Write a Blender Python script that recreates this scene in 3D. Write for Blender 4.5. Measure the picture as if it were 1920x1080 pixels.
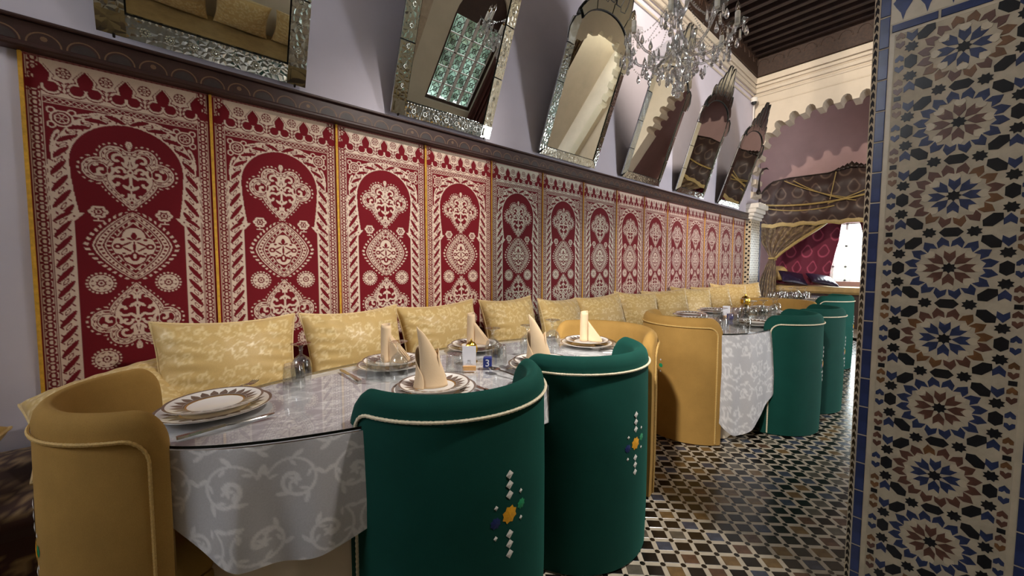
import bpy, bmesh, math, random
import numpy as np
from mathutils import Vector, Matrix
from mathutils.geometry import tessellate_polygon

random.seed(7)
rng = np.random.default_rng(7)
PI = math.pi
scene = bpy.context.scene
col = scene.collection
for _o in list(bpy.data.objects):
    bpy.data.objects.remove(_o)

# ------------------------------------------------------------------ camera
CAM = Vector((0.0, -2.4, 1.17))
FPX = 715.0
pan, pitch, roll = math.radians(48.5), math.radians(3.35), math.radians(0.1)
_f = Vector((math.cos(pan) * math.cos(pitch), math.sin(pan) * math.cos(pitch), -math.sin(pitch)))
_r = Vector((math.sin(pan), -math.cos(pan), 0.0))
_u = _r.cross(_f)
_r2 = math.cos(roll) * _r + math.sin(roll) * _u
_u2 = -math.sin(roll) * _r + math.cos(roll) * _u
cam_data = bpy.data.cameras.new('camera')
cam_data.sensor_width = 36.0
cam_data.lens = FPX / 1920.0 * 36.0
cam_data.clip_start = 0.02
cam = bpy.data.objects.new('camera', cam_data)
M = Matrix((( _r2.x, _u2.x, -_f.x, CAM.x), (_r2.y, _u2.y, -_f.y, CAM.y), (_r2.z, _u2.z, -_f.z, CAM.z), (0, 0, 0, 1)))
cam.matrix_world = M
col.objects.link(cam)
scene.camera = cam

# ------------------------------------------------------------------ sky, lights, exposure
world = bpy.data.worlds.new('sky')
scene.world = world
world.use_nodes = True
_bg = world.node_tree.nodes['Background']
_bg.inputs['Color'].default_value = (0.90, 0.95, 1.0, 1)
_bg.inputs['Strength'].default_value = 9.0

scene.view_settings.view_transform = 'Standard'
scene.view_settings.look = 'None'
scene.view_settings.exposure = 0.15
scene.view_settings.gamma = 1.0
scene.view_settings.use_curve_mapping = False

def area_light(name, loc, target, sx, sy, power, color):
    l = bpy.data.lights.new(name, 'AREA')
    l.shape = 'RECTANGLE'; l.size = sx; l.size_y = sy; l.energy = power; l.color = color
    o = bpy.data.objects.new(name, l); col.objects.link(o)
    o.location = loc
    d = Vector(target) - Vector(loc)
    o.rotation_euler = d.to_track_quat('-Z', 'Y').to_euler()
    return o

# daylight in the courtyard doorway, an added high opening and the alcove window; the barred windows let in the sky itself
area_light('daylight_courtyard_door', (5.25, -4.47, 1.4), (4.6, 0, 1.2), 0.95, 2.5, 120, (0.95, 0.96, 1.0))
area_light('added_clerestory_fill', (-3.37, -.85, 3.45), (1.75, -2.4, 1.4), 1.2, 1.4, 26, (0.95, 0.95, 1.0))  # invented high window, added as fill for the pillar face
area_light('daylight_alcove_window', (10.33, -1.18, 1.42), (8.0, -1.3, 1.1), 0.62, 1.05, 40, (0.95, 0.97, 1.0))
# ------------------------------------------------------------------ materials
def srgb(h):
    h = h.lstrip('#')
    out = []
    for i in (0, 2, 4):
        c = int(h[i:i + 2], 16) / 255.0
        out.append(c / 12.92 if c <= 0.04045 else ((c + 0.055) / 1.055) ** 2.4)
    return (*out, 1.0)

class NT:
    def __init__(self, name):
        self.m = bpy.data.materials.new(name); self.m.use_nodes = True
        self.n = self.m.node_tree.nodes; self.l = self.m.node_tree.links
        self.b = self.n['Principled BSDF']
    def node(self, t, **kw):
        n = self.n.new(t)
        for k, v in kw.items():
            setattr(n, k, v)
        return n
    def link(self, a, b): self.l.new(a, b)
    def coords(self, scale=1.0, kind='Object'):
        tc = self.node('ShaderNodeTexCoord'); mp = self.node('ShaderNodeMapping')
        mp.inputs['Scale'].default_value = (scale,) * 3 if not isinstance(scale, tuple) else scale
        self.link(tc.outputs[kind], mp.inputs['Vector']); return mp.outputs['Vector']
    def noise(self, scale, detail=3, rough=0.5, vec=None):
        n = self.node('ShaderNodeTexNoise'); n.inputs['Scale'].default_value = scale
        n.inputs['Detail'].default_value = detail; n.inputs['Roughness'].default_value = rough
        if vec is not None: self.link(vec, n.inputs['Vector'])
        return n.outputs['Fac']
    def mix(self, fac, a, b, mode='MIX'):
        n = self.node('ShaderNodeMix'); n.data_type = 'RGBA'; n.blend_type = mode
        for sock, v in ((n.inputs[0], fac), (n.inputs[6], a), (n.inputs[7], b)):
            if hasattr(v, 'is_linked'): self.link(v, sock)
            else: sock.default_value = v
        return n.outputs[2]
    def ramp(self, fac, stops):
        n = self.node('ShaderNodeValToRGB'); self.link(fac, n.inputs['Fac'])
        cr = n.color_ramp
        while len(cr.elements) > 1: cr.elements.remove(cr.elements[-1])
        cr.elements[0].position, cr.elements[0].color = stops[0]
        for p, c in stops[1:]:
            e = cr.elements.new(p); e.color = c
        return n.outputs['Color']
    def bump(self, h, strength=0.2, dist=0.01):
        n = self.node('ShaderNodeBump'); n.inputs['Strength'].default_value = strength
        n.inputs['Distance'].default_value = dist
        self.link(h, n.inputs['Height']); self.link(n.outputs['Normal'], self.b.inputs['Normal'])
    def set(self, **kw):
        for k, v in kw.items():
            s = self.b.inputs[k.replace('_', ' ')]
            if hasattr(v, 'is_linked'): self.link(v, s)
            else: s.default_value = v
        return self

def simple(name, c, rough=0.5, metal=0.0, var=0.12, scale=12, bump=0.0, bscale=80, sheen=0.0, spec=0.5, coat=0.0):
    t = NT(name)
    c = srgb(c) if isinstance(c, str) else c
    v = t.coords()
    f = t.noise(scale, 4, 0.6, v)
    dk = tuple(x * (1 - var) for x in c[:3]) + (1,)
    lt = tuple(min(1, x * (1 + var)) for x in c[:3]) + (1,)
    t.set(Base_Color=t.ramp(f, [(0.3, dk), (0.7, lt)]), Roughness=rough, Metallic=metal)
    t.b.inputs['Specular IOR Level'].default_value = spec
    if sheen:
        t.b.inputs['Sheen Weight'].default_value = sheen; t.b.inputs['Sheen Roughness'].default_value = 0.4
        t.b.inputs['Sheen Tint'].default_value = lt
    if coat: t.b.inputs['Coat Weight'].default_value = coat; t.b.inputs['Coat Roughness'].default_value = 0.1
    if bump: t.bump(t.noise(bscale, 3, 0.6, v), bump, 0.004)
    return t.m

def thin_glass(name, tint=(1, 1, 1, 1), ior=1.5, rough=0.0, boost=0.0):
    # a thin clear sheet: Fresnel split between clear passage and mirror reflection
    t = NT(name)
    t.n.remove(t.b)
    tr = t.node('ShaderNodeBsdfTransparent'); tr.inputs['Color'].default_value = tint
    gl = t.node('ShaderNodeBsdfGlossy'); gl.inputs['Roughness'].default_value = rough
    ge = t.node('ShaderNodeNewGeometry'); dt = t.node('ShaderNodeVectorMath', operation='DOT_PRODUCT')
    t.link(ge.outputs['Normal'], dt.inputs[0]); t.link(ge.outputs['Incoming'], dt.inputs[1])
    def mth(op, a, b=None):
        n = t.node('ShaderNodeMath', operation=op)
        for k, v in enumerate((a, b)):
            if v is None: continue
            if hasattr(v, 'is_linked'): t.link(v, n.inputs[k])
            else: n.inputs[k].default_value = v
        return n.outputs[0]
    f0 = ((ior - 1) / (ior + 1)) ** 2 * 1.9      # both faces of the sheet
    sch = mth('POWER', mth('SUBTRACT', 1.0, mth('ABSOLUTE', dt.outputs['Value'])), 5.0)
    fac = mth('MINIMUM', mth('ADD', mth('MULTIPLY', sch, 1 - f0), f0 + boost), 1.0)
    mx = t.node('ShaderNodeMixShader'); t.link(fac, mx.inputs[0])
    t.link(tr.outputs[0], mx.inputs[1]); t.link(gl.outputs[0], mx.inputs[2])
    t.link(mx.outputs[0], t.n['Material Output'].inputs['Surface'])
    return t.m

def crystal(name):
    t = NT(name); t.set(Base_Color=(1, 1, 1, 1), Roughness=0.0, IOR=1.6)
    t.b.inputs['Transmission Weight'].default_value = 0.8
    return t.m

def patterned(name, dark, light, rough=(0.6, 0.4), sheen=0.0, bump=0.15, attr='pat', fine=260, tint=False):
    t = NT(name)
    a = t.node('ShaderNodeAttribute', attribute_name=attr)
    fac = a.outputs['Fac']
    v = t.coords()
    n = t.noise(fine, 2, 0.6, v)
    base = t.mix(fac, srgb(dark), srgb(light))
    base = t.mix(0.16, base, t.ramp(n, [(0.3, (0.35, 0.35, 0.35, 1)), (0.7, (1, 1, 1, 1))]), 'MULTIPLY')
    if tint:
        oi = t.node('ShaderNodeObjectInfo')
        base = t.mix(1.0, base, oi.outputs['Color'], 'MULTIPLY')
    mr = t.node('ShaderNodeMapRange'); mr.inputs['To Min'].default_value = rough[0]; mr.inputs['To Max'].default_value = rough[1]
    t.link(fac, mr.inputs['Value'])
    t.set(Base_Color=base, Roughness=mr.outputs['Result'])
    t.b.inputs['Specular IOR Level'].default_value = 0.3
    if sheen: t.b.inputs['Sheen Weight'].default_value = sheen
    if bump: t.bump(fac, bump, 0.002)
    return t.m

def mirror_mat(name, c=(0.82, 0.84, 0.83, 1), rough=0.01, engrave=0.0, escale=60):
    t = NT(name); v = t.coords()
    f = t.noise(5, 5, 0.7, v)
    t.set(Base_Color=t.mix(f, tuple(x * 0.86 for x in c[:3]) + (1,), c), Metallic=1.0, Roughness=rough)
    if engrave:
        vo = t.node('ShaderNodeTexVoronoi'); vo.feature = 'DISTANCE_TO_EDGE'; vo.inputs['Scale'].default_value = escale
        t.link(v, vo.inputs['Vector'])
        t.bump(vo.outputs['Distance'], engrave, 0.01)
    return t.m

def velvet(name, c, hi):
    t = NT(name); v = t.coords()
    f = t.noise(7, 5, 0.65, v); f2 = t.noise(420, 2, 0.6, v)
    base = t.ramp(f, [(0.3, tuple(x * 0.82 for x in srgb(c)[:3]) + (1,)), (0.72, srgb(c))])
    base = t.mix(0.18, base, t.ramp(f2, [(0.35, (0.45, 0.45, 0.45, 1)), (0.65, (1, 1, 1, 1))]), 'MULTIPLY')
    t.set(Base_Color=base, Roughness=0.85)
    t.b.inputs['Specular IOR Level'].default_value = 0.15
    t.b.inputs['Sheen Weight'].default_value = 0.4; t.b.inputs['Sheen Roughness'].default_value = 0.35
    t.b.inputs['Sheen Tint'].default_value = srgb(hi)
    t.bump(f2, 0.12, 0.002)
    return t.m

MT = {}
MT['plaster'] = simple('lavender_white_plaster', '#d6cfdb', 0.85, var=0.05, scale=2.2, bump=0.12, bscale=60)
MT['cream_plaster'] = simple('cream_plaster', '#d3c6b3', 0.85, var=0.06, scale=3, bump=0.12, bscale=60)
MT['pink_lit_plaster'] = simple('pink_lit_plaster', '#ab8d8a', 0.85, var=0.06, scale=3, bump=0.1, bscale=60)  # pink cast of light off the red curtains put into this colour
MT['beige_plaster'] = simple('beige_plaster', '#cfc5ae', 0.85, var=0.05, scale=3, bump=0.1)
MT['white_plaster'] = simple('white_carved_plaster', '#ddd6cc', 0.8, var=0.06, scale=8, bump=0.2)
MT['dark_wood'] = simple('dark_cedar_wood', '#2a1a14', 0.55, var=0.35, scale=9, bump=0.2, bscale=40)
MT['frieze_wood'] = simple('carved_cedar_frieze', '#38251a', 0.6, var=0.4, scale=30, bump=0.5, bscale=55)
MT['rail_wood'] = simple('painted_rail_wood', '#3d2420', 0.45, var=0.25, scale=16, bump=0.1)
MT['rail_line'] = simple('painted_ochre_line', '#775a41', 0.5, var=0.2, scale=30)
MT['rail_blue'] = simple('painted_grey_lobe', '#3b302f', 0.5, var=0.2, scale=30)
MT['green'] = velvet('green_velvet', '#11443b', '#2a7a6c')
MT['yellow'] = velvet('mustard_velvet', '#b18a4b', '#d6b57a')
MT['rope'] = simple('cream_rope', '#d8ccb0', 0.7, var=0.2, scale=200, bump=0.3, bscale=300)
MT['rope_gold'] = simple('mustard_rope', '#c9a663', 0.7, var=0.2, scale=200, bump=0.3, bscale=300)
MT['thread_white'] = simple('white_embroidery_thread', '#dcdad4', 0.45, var=0.1, scale=200, bump=0.3, bscale=400)
MT['thread_orange'] = simple('orange_embroidery_thread', '#e0a020', 0.45, var=0.15, scale=200, bump=0.3, bscale=400)
MT['thread_blue'] = simple('navy_embroidery_thread', '#17275f', 0.45, var=0.15, scale=200, bump=0.3, bscale=400)
MT['thread_green'] = simple('green_embroidery_thread', '#1d8a5a', 0.45, var=0.15, scale=200, bump=0.3, bscale=400)
MT['tapestry'] = patterned('woven_red_tapestry', '#7b0a1a', '#eed8c4', (0.9, 0.8), 0.1, 0.35, tint=True)
MT['braid'] = simple('yellow_braid', '#d9a531', 0.7, var=0.2, scale=60, bump=0.4, bscale=200)
MT['pillow'] = patterned('gold_damask', '#c9a96c', '#dfc792', (0.5, 0.34), 0.15, 0.12)
MT['piping'] = simple('gold_piping', '#d9bf8c', 0.6, var=0.12, scale=120, bump=0.2, bscale=300)
MT['cloth'] = patterned('white_damask', '#c3c1c4', '#e6e4e5', (0.45, 0.75), 0.05, 0.08)
MT['satin'] = simple('cream_satin', '#ddcbb0', 0.4, var=0.06, scale=4)
MT['sofa'] = patterned('dark_brocade', '#3a2018', '#8d7350', (0.7, 0.6), 0.1, 0.2)
MT['glass_top'] = thin_glass('table_glass', (0.98, 0.99, 0.985, 1), 1.55, 0.0, 0.06)
MT['glass_edge'] = simple('dark_glass_edge', '#0e1512', 0.2)
MT['glass'] = thin_glass('drinking_glass', (0.965, 0.975, 0.97, 1), 1.5, 0.03, 0.05)
MT['crystal'] = crystal('chandelier_crystal')
MT['china'] = simple('white_china', '#ece8e2', 0.18, var=0.02, coat=0.4)
MT['china_brown'] = simple('brown_china_print', '#6d5b50', 0.2, var=0.15, scale=60)
MT['china_gold'] = simple('gold_china_band', '#c39a4a', 0.25, metal=0.7, var=0.1)
MT['napkin'] = simple('peach_napkin_cotton', '#dcc09c', 0.8, var=0.05, scale=8, bump=0.15, bscale=250, sheen=0.15)
MT['steel'] = simple('cutlery_steel', '#b9b4ae', 0.16, metal=1.0, var=0.05)
MT['gold'] = simple('polished_brass', '#d8ad3c', 0.2, metal=1.0, var=0.15)
MT['light_wood'] = simple('light_beech_wood', '#cf9d63', 0.5, var=0.1, scale=20)
MT['card'] = simple('white_card', '#e6e4ea', 0.5, var=0.01)
MT['card_print'] = simple('grey_card_print', '#9c9aa0', 0.6, var=0.05)
MT['blue_block'] = simple('blue_lacquer', '#20307c', 0.35, var=0.1)
MT['white_print'] = simple('white_print', '#e8e8f0', 0.5, var=0.02)
MT['mirror'] = mirror_mat('mirror_silver', (0.80, 0.82, 0.79, 1), 0.008)
MT['frame_mirror'] = mirror_mat('bevelled_mirror_frame', (0.66, 0.69, 0.65, 1), 0.10, 0.22, 38)
MT['frame_plain'] = mirror_mat('grey_bevelled_mirror', (0.62, 0.65, 0.61, 1), 0.12, 0.10, 16)
MT['mirror_back'] = simple('dark_mirror_backing', '#1d1c1b', 0.6)
MT['stud'] = mirror_mat('silver_stud', (0.9, 0.9, 0.88, 1), 0.05)
MT['candle'] = simple('ivory_candle_sleeve', '#efe9da', 0.4, var=0.03)
MT['bulb'] = thin_glass('bulb_glass', (0.95, 0.9, 0.82, 1), 1.5, 0.0, 0.08)
MT['t_dark'] = simple('black_glazed_tile', '#15110f', 0.22, var=0.5, scale=25)
MT['t_blue'] = simple('blue_glazed_tile', '#3c4252', 0.25, var=0.3, scale=25)
MT['t_ochre'] = simple('ochre_glazed_tile', '#6e5636', 0.25, var=0.3, scale=25)
MT['t_brown'] = simple('brown_glazed_tile', '#573e2f', 0.25, var=0.3, scale=25)
MT['t_grey'] = simple('grey_glazed_tile', '#585248', 0.25, var=0.25, scale=25)
MT['t_strip'] = simple('cream_strip_tile', '#b5aa98', 0.3, var=0.12, scale=20)
MT['grout'] = simple('floor_grout', '#8c8375', 0.8, var=0.15, scale=30)
MT['z_cream'] = simple('cream_zellige', '#b9aa91', 0.35, var=0.12, scale=18, bump=0.1, bscale=40)
MT['z_grout'] = simple('zellige_grout', '#b0a189', 0.6, var=0.12, scale=30, bump=0.2)
MT['z_black'] = simple('black_zellige', '#15161a', 0.22, var=0.4, scale=30)
MT['z_blue'] = simple('cobalt_zellige', '#2a3352', 0.25, var=0.3, scale=30)
MT['z_brown'] = simple('brown_zellige', '#5b3a2e', 0.28, var=0.3, scale=30)
MT['z_ochre'] = simple('amber_zellige', '#6b4829', 0.28, var=0.3, scale=30)
MT['z_band'] = simple('blue_band_tile', '#26325a', 0.22, var=0.3, scale=14)
MT['black'] = simple('black_plastic', '#0d0d0e', 0.4)
MT['white_paint'] = simple('white_paint', '#e4e0da', 0.5, var=0.03)
MT['iron'] = simple('white_iron_grille', '#b9bcc0', 0.4)
MT['canopy'] = patterned('brown_gold_brocade', '#36251f', '#6c594b', (0.5, 0.35), 0.2, 0.1)
MT['curtain'] = patterned('gold_brown_curtain', '#57422e', '#86704c', (0.45, 0.35), 0.25, 0.1)
MT['red_curtain'] = patterned('red_ogee_curtain', '#6b2036', '#b8506a', (0.7, 0.6), 0.2, 0.0)
MT['gold_trim'] = simple('gold_trim_cloth', '#97804a', 0.5, var=0.15, scale=40, sheen=0.2)
MT['purple'] = simple('dark_purple_satin', '#2a2038', 0.35, var=0.2)
MT['bench'] = simple('ochre_bench_cloth', '#a58a58', 0.7, var=0.15, scale=10)
MT['bronze'] = simple('dark_bronze', '#3a302a', 0.4, metal=0.6)
MT['brown_curtain'] = simple('dark_brown_drape', '#4a2018', 0.6, var=0.3, scale=6)
MT['window_wood'] = simple('brown_window_wood', '#3e2a20', 0.5, var=0.2)
MT['pane'] = thin_glass('window_pane', (0.93, 0.97, 0.96, 1), 1.5)

# ------------------------------------------------------------------ mesh helpers
class MB:
    def __init__(self):
        self.v = []; self.f = []; self.m = []
    def add(self, verts, faces, mat=0, M=None):
        b = len(self.v)
        if M is not None: verts = [tuple(M @ Vector(p)) for p in verts]
        self.v.extend([tuple(p) for p in verts])
        for i, f in enumerate(faces):
            self.f.append(tuple(b + k for k in f)); self.m.append(mat if not isinstance(mat, (list, tuple)) else mat[i])
        return self
    def box(self, c, s, mat=0, M=None, bev=0.0):
        x, y, z = (k / 2 for k in s)
        if bev:
            e = bev
            P = []
            for zz, q in ((-z, e), (-z + e, 0), (z - e, 0), (z, e)):
                P += [(c[0] + sx * (x - q if q else x), c[1] + sy * (y - q if q else y), c[2] + zz) for sx, sy in ((-1, -1), (1, -1), (1, 1), (-1, 1))]
            F = [(3, 2, 1, 0), (12, 13, 14, 15)]
            for r in range(3):
                for k in range(4):
                    F.append((r * 4 + k, r * 4 + (k + 1) % 4, r * 4 + 4 + (k + 1) % 4, r * 4 + 4 + k))
            return self.add(P, F, mat, M)
        P = [(c[0] + sx * x, c[1] + sy * y, c[2] + sz * z) for sz in (-1, 1) for sx, sy in ((-1, -1), (1, -1), (1, 1), (-1, 1))]
        F = [(3, 2, 1, 0), (4, 5, 6, 7), (0, 1, 5, 4), (1, 2, 6, 5), (2, 3, 7, 6), (3, 0, 4, 7)]
        return self.add(P, F, mat, M)
    def tube(self, pts, r, n=8, mat=0, closed=False, cap=True, rope=0.0, rope_k=0.0, M=None):
        pts = [Vector(p) for p in pts]; N = len(pts)
        rr = r if hasattr(r, '__len__') else [r] * N
        ring = []
        up = None; s = 0.0
        V = []
        for i, p in enumerate(pts):
            a = pts[(i - 1) % N] if (closed or i > 0) else p
            b = pts[(i + 1) % N] if (closed or i < N - 1) else p
            t = (b - a).normalized() if (b - a).length > 1e-9 else Vector((0, 0, 1))
            if up is None:
                up = Vector((0, 0, 1)) if abs(t.z) < 0.9 else Vector((1, 0, 0))
            x = (up - up.dot(t) * t)
            if x.length < 1e-6: x = Vector((0, 1, 0)) - t.y * t
            x.normalize(); y = t.cross(x); up = x
            if i: s += (p - pts[i - 1]).length
            for k in range(n):
                q = 2 * PI * k / n
                ra = rr[i] * (1 + rope * math.sin(2 * q + rope_k * s)) if rope else rr[i]
                V.append(p + ra * (math.cos(q) * x + math.sin(q) * y))
        F = []
        for i in range(N if closed else N - 1):
            j = (i + 1) % N
            for k in range(n):
                F.append((i * n + k, i * n + (k + 1) % n, j * n + (k + 1) % n, j * n + k))
        if cap and not closed:
            F.append(tuple(range(n - 1, -1, -1))); F.append(tuple((N - 1) * n + k for k in range(n)))
        return self.add(V, F, mat, M)
    def lathe(self, prof, n=24, mat=0, c=(0, 0, 0), M=None, caps=False, wob=None):
        V = []; F = []; mats = []
        for i, p in enumerate(prof):
            for k in range(n):
                a = 2 * PI * k / n
                r = p[0] if wob is None else p[0] * wob(a, i)
                V.append((c[0] + r * math.cos(a), c[1] + r * math.sin(a), c[2] + p[1]))
        for i in range(len(prof) - 1):
            for k in range(n):
                F.append((i * n + k, i * n + (k + 1) % n, (i + 1) * n + (k + 1) % n, (i + 1) * n + k))
                mats.append(mat[i] if isinstance(mat, (list, tuple)) else mat)
        if caps:
            F.append(tuple(range(n - 1, -1, -1))); F.append(tuple((len(prof) - 1) * n + k for k in range(n)))
            mats += [mats[0], mats[-1]]
        return self.add(V, F, mats, M)
    def prism(self, poly, z0, z1, mat=0, M=None, inset=0.0):
        n = len(poly)
        cx = sum(p[0] for p in poly) / n; cy = sum(p[1] for p in poly) / n
        V = [(p[0], p[1], z0) for p in poly]
        if inset:
            V += [(p[0], p[1], z1 - inset) for p in poly]
            V += [(cx + (p[0] - cx) * (1 - inset * 40 if inset * 40 < .3 else .7), cy + (p[1] - cy) * (1 - inset * 40 if inset * 40 < .3 else .7), z1) for p in poly]
            F = [tuple(n * 2 + k for k in range(n))]
            for r in (0, 1):
                F += [(r * n + k, r * n + (k + 1) % n, r * n + n + (k + 1) % n, r * n + n + k) for k in range(n)]
        else:
            V += [(p[0], p[1], z1) for p in poly]
            F = [tuple(n + k for k in range(n)), tuple(range(n - 1, -1, -1))]
            F += [(k, (k + 1) % n, n + (k + 1) % n, n + k) for k in range(n)]
        return self.add(V, F, mat, M)
    def grid(self, fn, nu, nv, mat=0, closed_u=False, M=None):
        V = [fn(i / (nu if closed_u else nu - 1), j / (nv - 1)) for j in range(nv) for i in range(nu)]
        F = []
        for j in range(nv - 1):
            for i in range(nu if closed_u else nu - 1):
                k = (i + 1) % nu
                F.append((j * nu + i, j * nu + k, (j + 1) * nu + k, (j + 1) * nu + i))
        return self.add(V, F, mat, M)
    def mesh(self, name, mats, smooth=True, angle=38):
        me = bpy.data.meshes.new(name)
        me.from_pydata(self.v, [], self.f)
        mats = mats if isinstance(mats, (list, tuple)) else [mats]
        for m in mats: me.materials.append(MT[m] if isinstance(m, str) else m)
        if len(mats) > 1: me.polygons.foreach_set('material_index', self.m)
        if smooth:
            me.shade_smooth(); me.set_sharp_from_angle(angle=math.radians(angle))
        me.update()
        return me
    def build(self, name, mats, parent=None, smooth=True, angle=38):
        return mk(name, self.mesh(name, mats, smooth, angle), parent)

def mk(name, me, parent=None, loc=None, M=None):
    o = bpy.data.objects.new(name, me); col.objects.link(o)
    if parent is not None: o.parent = parent
    if M is not None: o.matrix_local = M
    elif loc is not None: o.location = loc
    return o

def tag(o, label=None, cat=None, group=None, kind=None):
    if label: o['label'] = label
    if cat: o['category'] = cat
    if group: o['group'] = group
    if kind: o['kind'] = kind
    return o

def thing(name, label, cat, loc=(0, 0, 0), rz=0.0, group=None):
    o = bpy.data.objects.new(name, None); col.objects.link(o)
    o.empty_display_size = 0.05
    o.location = loc; o.rotation_euler = (0, 0, rz)
    return tag(o, label, cat, group)

def copy_tree(o, parent=None, label=None, loc=None, rz=None):
    c = o.copy(); col.objects.link(c)
    if parent is not None: c.parent = parent
    for ch in list(o.children): copy_tree(ch, c)
    if label: c['label'] = label
    if loc is not None: c.location = loc
    if rz is not None: c.rotation_euler = (0, 0, rz)
    return c

def np_grid_mesh(name, P, attr, mat, closed_u=False):
    # P: (nv, nu, 3) float array, attr: (nv, nu) pattern value stored per point
    nv, nu = P.shape[:2]
    me = bpy.data.meshes.new(name)
    idx = np.arange(nv * nu).reshape(nv, nu)
    if closed_u:
        a = idx; b = np.roll(idx, -1, axis=1)
        q = np.stack([a[:-1], b[:-1], b[1:], a[1:]], -1).reshape(-1, 4)
    else:
        q = np.stack([idx[:-1, :-1], idx[:-1, 1:], idx[1:, 1:], idx[1:, :-1]], -1).reshape(-1, 4)
    me.vertices.add(nv * nu); me.vertices.foreach_set('co', P.reshape(-1).astype(np.float32))
    me.loops.add(q.size); me.loops.foreach_set('vertex_index', q.reshape(-1).astype(np.int32))
    me.polygons.add(len(q)); me.polygons.foreach_set('loop_start', np.arange(0, q.size, 4, dtype=np.int32))
    me.update(calc_edges=True)
    if attr is not None:
        at = me.attributes.new('pat', 'FLOAT', 'POINT'); at.data.foreach_set('value', attr.reshape(-1).astype(np.float32))
    me.materials.append(MT[mat]); me.shade_smooth(); me.validate()
    return me

# periodic scroll (vine and leaf) raster shared by the damask cloths
def make_scroll(N=256):
    A = np.zeros((N, N), np.float32)
    yy, xx = np.mgrid[0:N, 0:N] / N
    def wrap(d): return d - np.round(d)
    def disc(x, y, r): A[(wrap(xx - x) ** 2 + wrap(yy - y) ** 2) < r * r] = 1
    def leaf(x, y, a, L, w):
        dx, dy = wrap(xx - x), wrap(yy - y)
        u = dx * math.cos(a) + dy * math.sin(a); v = -dx * math.sin(a) + dy * math.cos(a)
        A[((u / L) ** 2 + (np.abs(v) / w) ** 1.5) < 1] = 1
    for (cx, cy, hd, ph) in ((.25, .28, 1, .3), (.75, .28, -1, 2.8), (.02, .77, -1, .9), (.5, .77, 1, 2.2)):
        for t in np.linspace(0, 1, 80):
            a = ph + hd * t * 2 * PI * 1.35; r = .205 * (1 - t) ** .8 + .02
            disc(cx + r * math.cos(a), cy + r * math.sin(a), .012 + .008 * t)
        for t in (.02, .16, .3, .45, .6):
            a = ph + hd * t * 2 * PI * 1.35; r = .205 * (1 - t) ** .8 + .02
            leaf(cx + (r + .045) * math.cos(a), cy + (r + .045) * math.sin(a), a + hd * 0.9, .055, .02)
            leaf(cx + (r - .04) * math.cos(a + .2), cy + (r - .04) * math.sin(a + .2), a + hd * 2.3, .04, .015)
        for k in range(5):
            leaf(cx + .03 * math.cos(k * 1.257), cy + .03 * math.sin(k * 1.257), k * 1.257, .03, .014)
    for _ in range(2):
        A = .4 * A + .15 * (np.roll(A, 1, 0) + np.roll(A, -1, 0) + np.roll(A, 1, 1) + np.roll(A, -1, 1))
    return A
SCROLL = make_scroll()
def scroll(u, v):
    N = SCROLL.shape[0]
    return SCROLL[(np.floor(v * N).astype(int)) % N, (np.floor(u * N).astype(int)) % N]
# ------------------------------------------------------------------ the room
X0, X1 = -3.2, 7.95       # room ends along the tapestry wall
YR = -4.3                 # opposite wall
CZ = 4.95                 # ceiling boards

def plate_with_hole(outer, holes, thick, to3d, name, mats, parent=None, kind='structure', reveal=0):
    # outer, holes: 2d polygons; to3d(u, v, d) maps plane coordinates and depth into the room
    polys = [[Vector((p[0], p[1], 0)) for p in outer]] + [[Vector((p[0], p[1], 0)) for p in h] for h in holes]
    tris = tessellate_polygon(polys)
    flat = [p for pl in polys for p in pl]
    n = len(flat)
    V = [to3d(p.x, p.y, 0) for p in flat] + [to3d(p.x, p.y, thick) for p in flat]
    mb = MB()
    F = [tuple(t) for t in tris] + [tuple(n + k for k in reversed(t)) for t in tris]
    m = [0] * len(F)
    b = 0
    for pl in polys:
        k = len(pl)
        for i in range(k):
            F.append((b + i, b + (i + 1) % k, n + b + (i + 1) % k, n + b + i)); m.append(reveal)
        b += k
    mb.add(V, F, m)
    o = mb.build(name, mats, parent, smooth=False)
    bm = bmesh.new(); bm.from_mesh(o.data); bmesh.ops.recalc_face_normals(bm, faces=bm.faces[:]); bm.to_mesh(o.data); bm.free()
    if parent is None: tag(o, kind=kind)
    return o

# --- tapestry wall
wl = tag(MB().box(((X0 + 8.4) / 2, 0.1, CZ / 2), (8.4 - X0, 0.2, CZ)).build('wall_left', 'plaster', smooth=False), kind='structure')
cor = MB()
for z, h, d in ((4.46, 0.10, 0.05), (4.37, 0.05, 0.035), (4.28, 0.06, 0.045), (4.2, 0.035, 0.025), (4.1, 0.03, 0.02)):
    cor.box(((X0 + X1) / 2, -d / 2, z), (X1 - X0, d, h), bev=0.008)
tag(cor.build('trim_1', 'cream_plaster', smooth=False), kind='structure')
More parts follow.
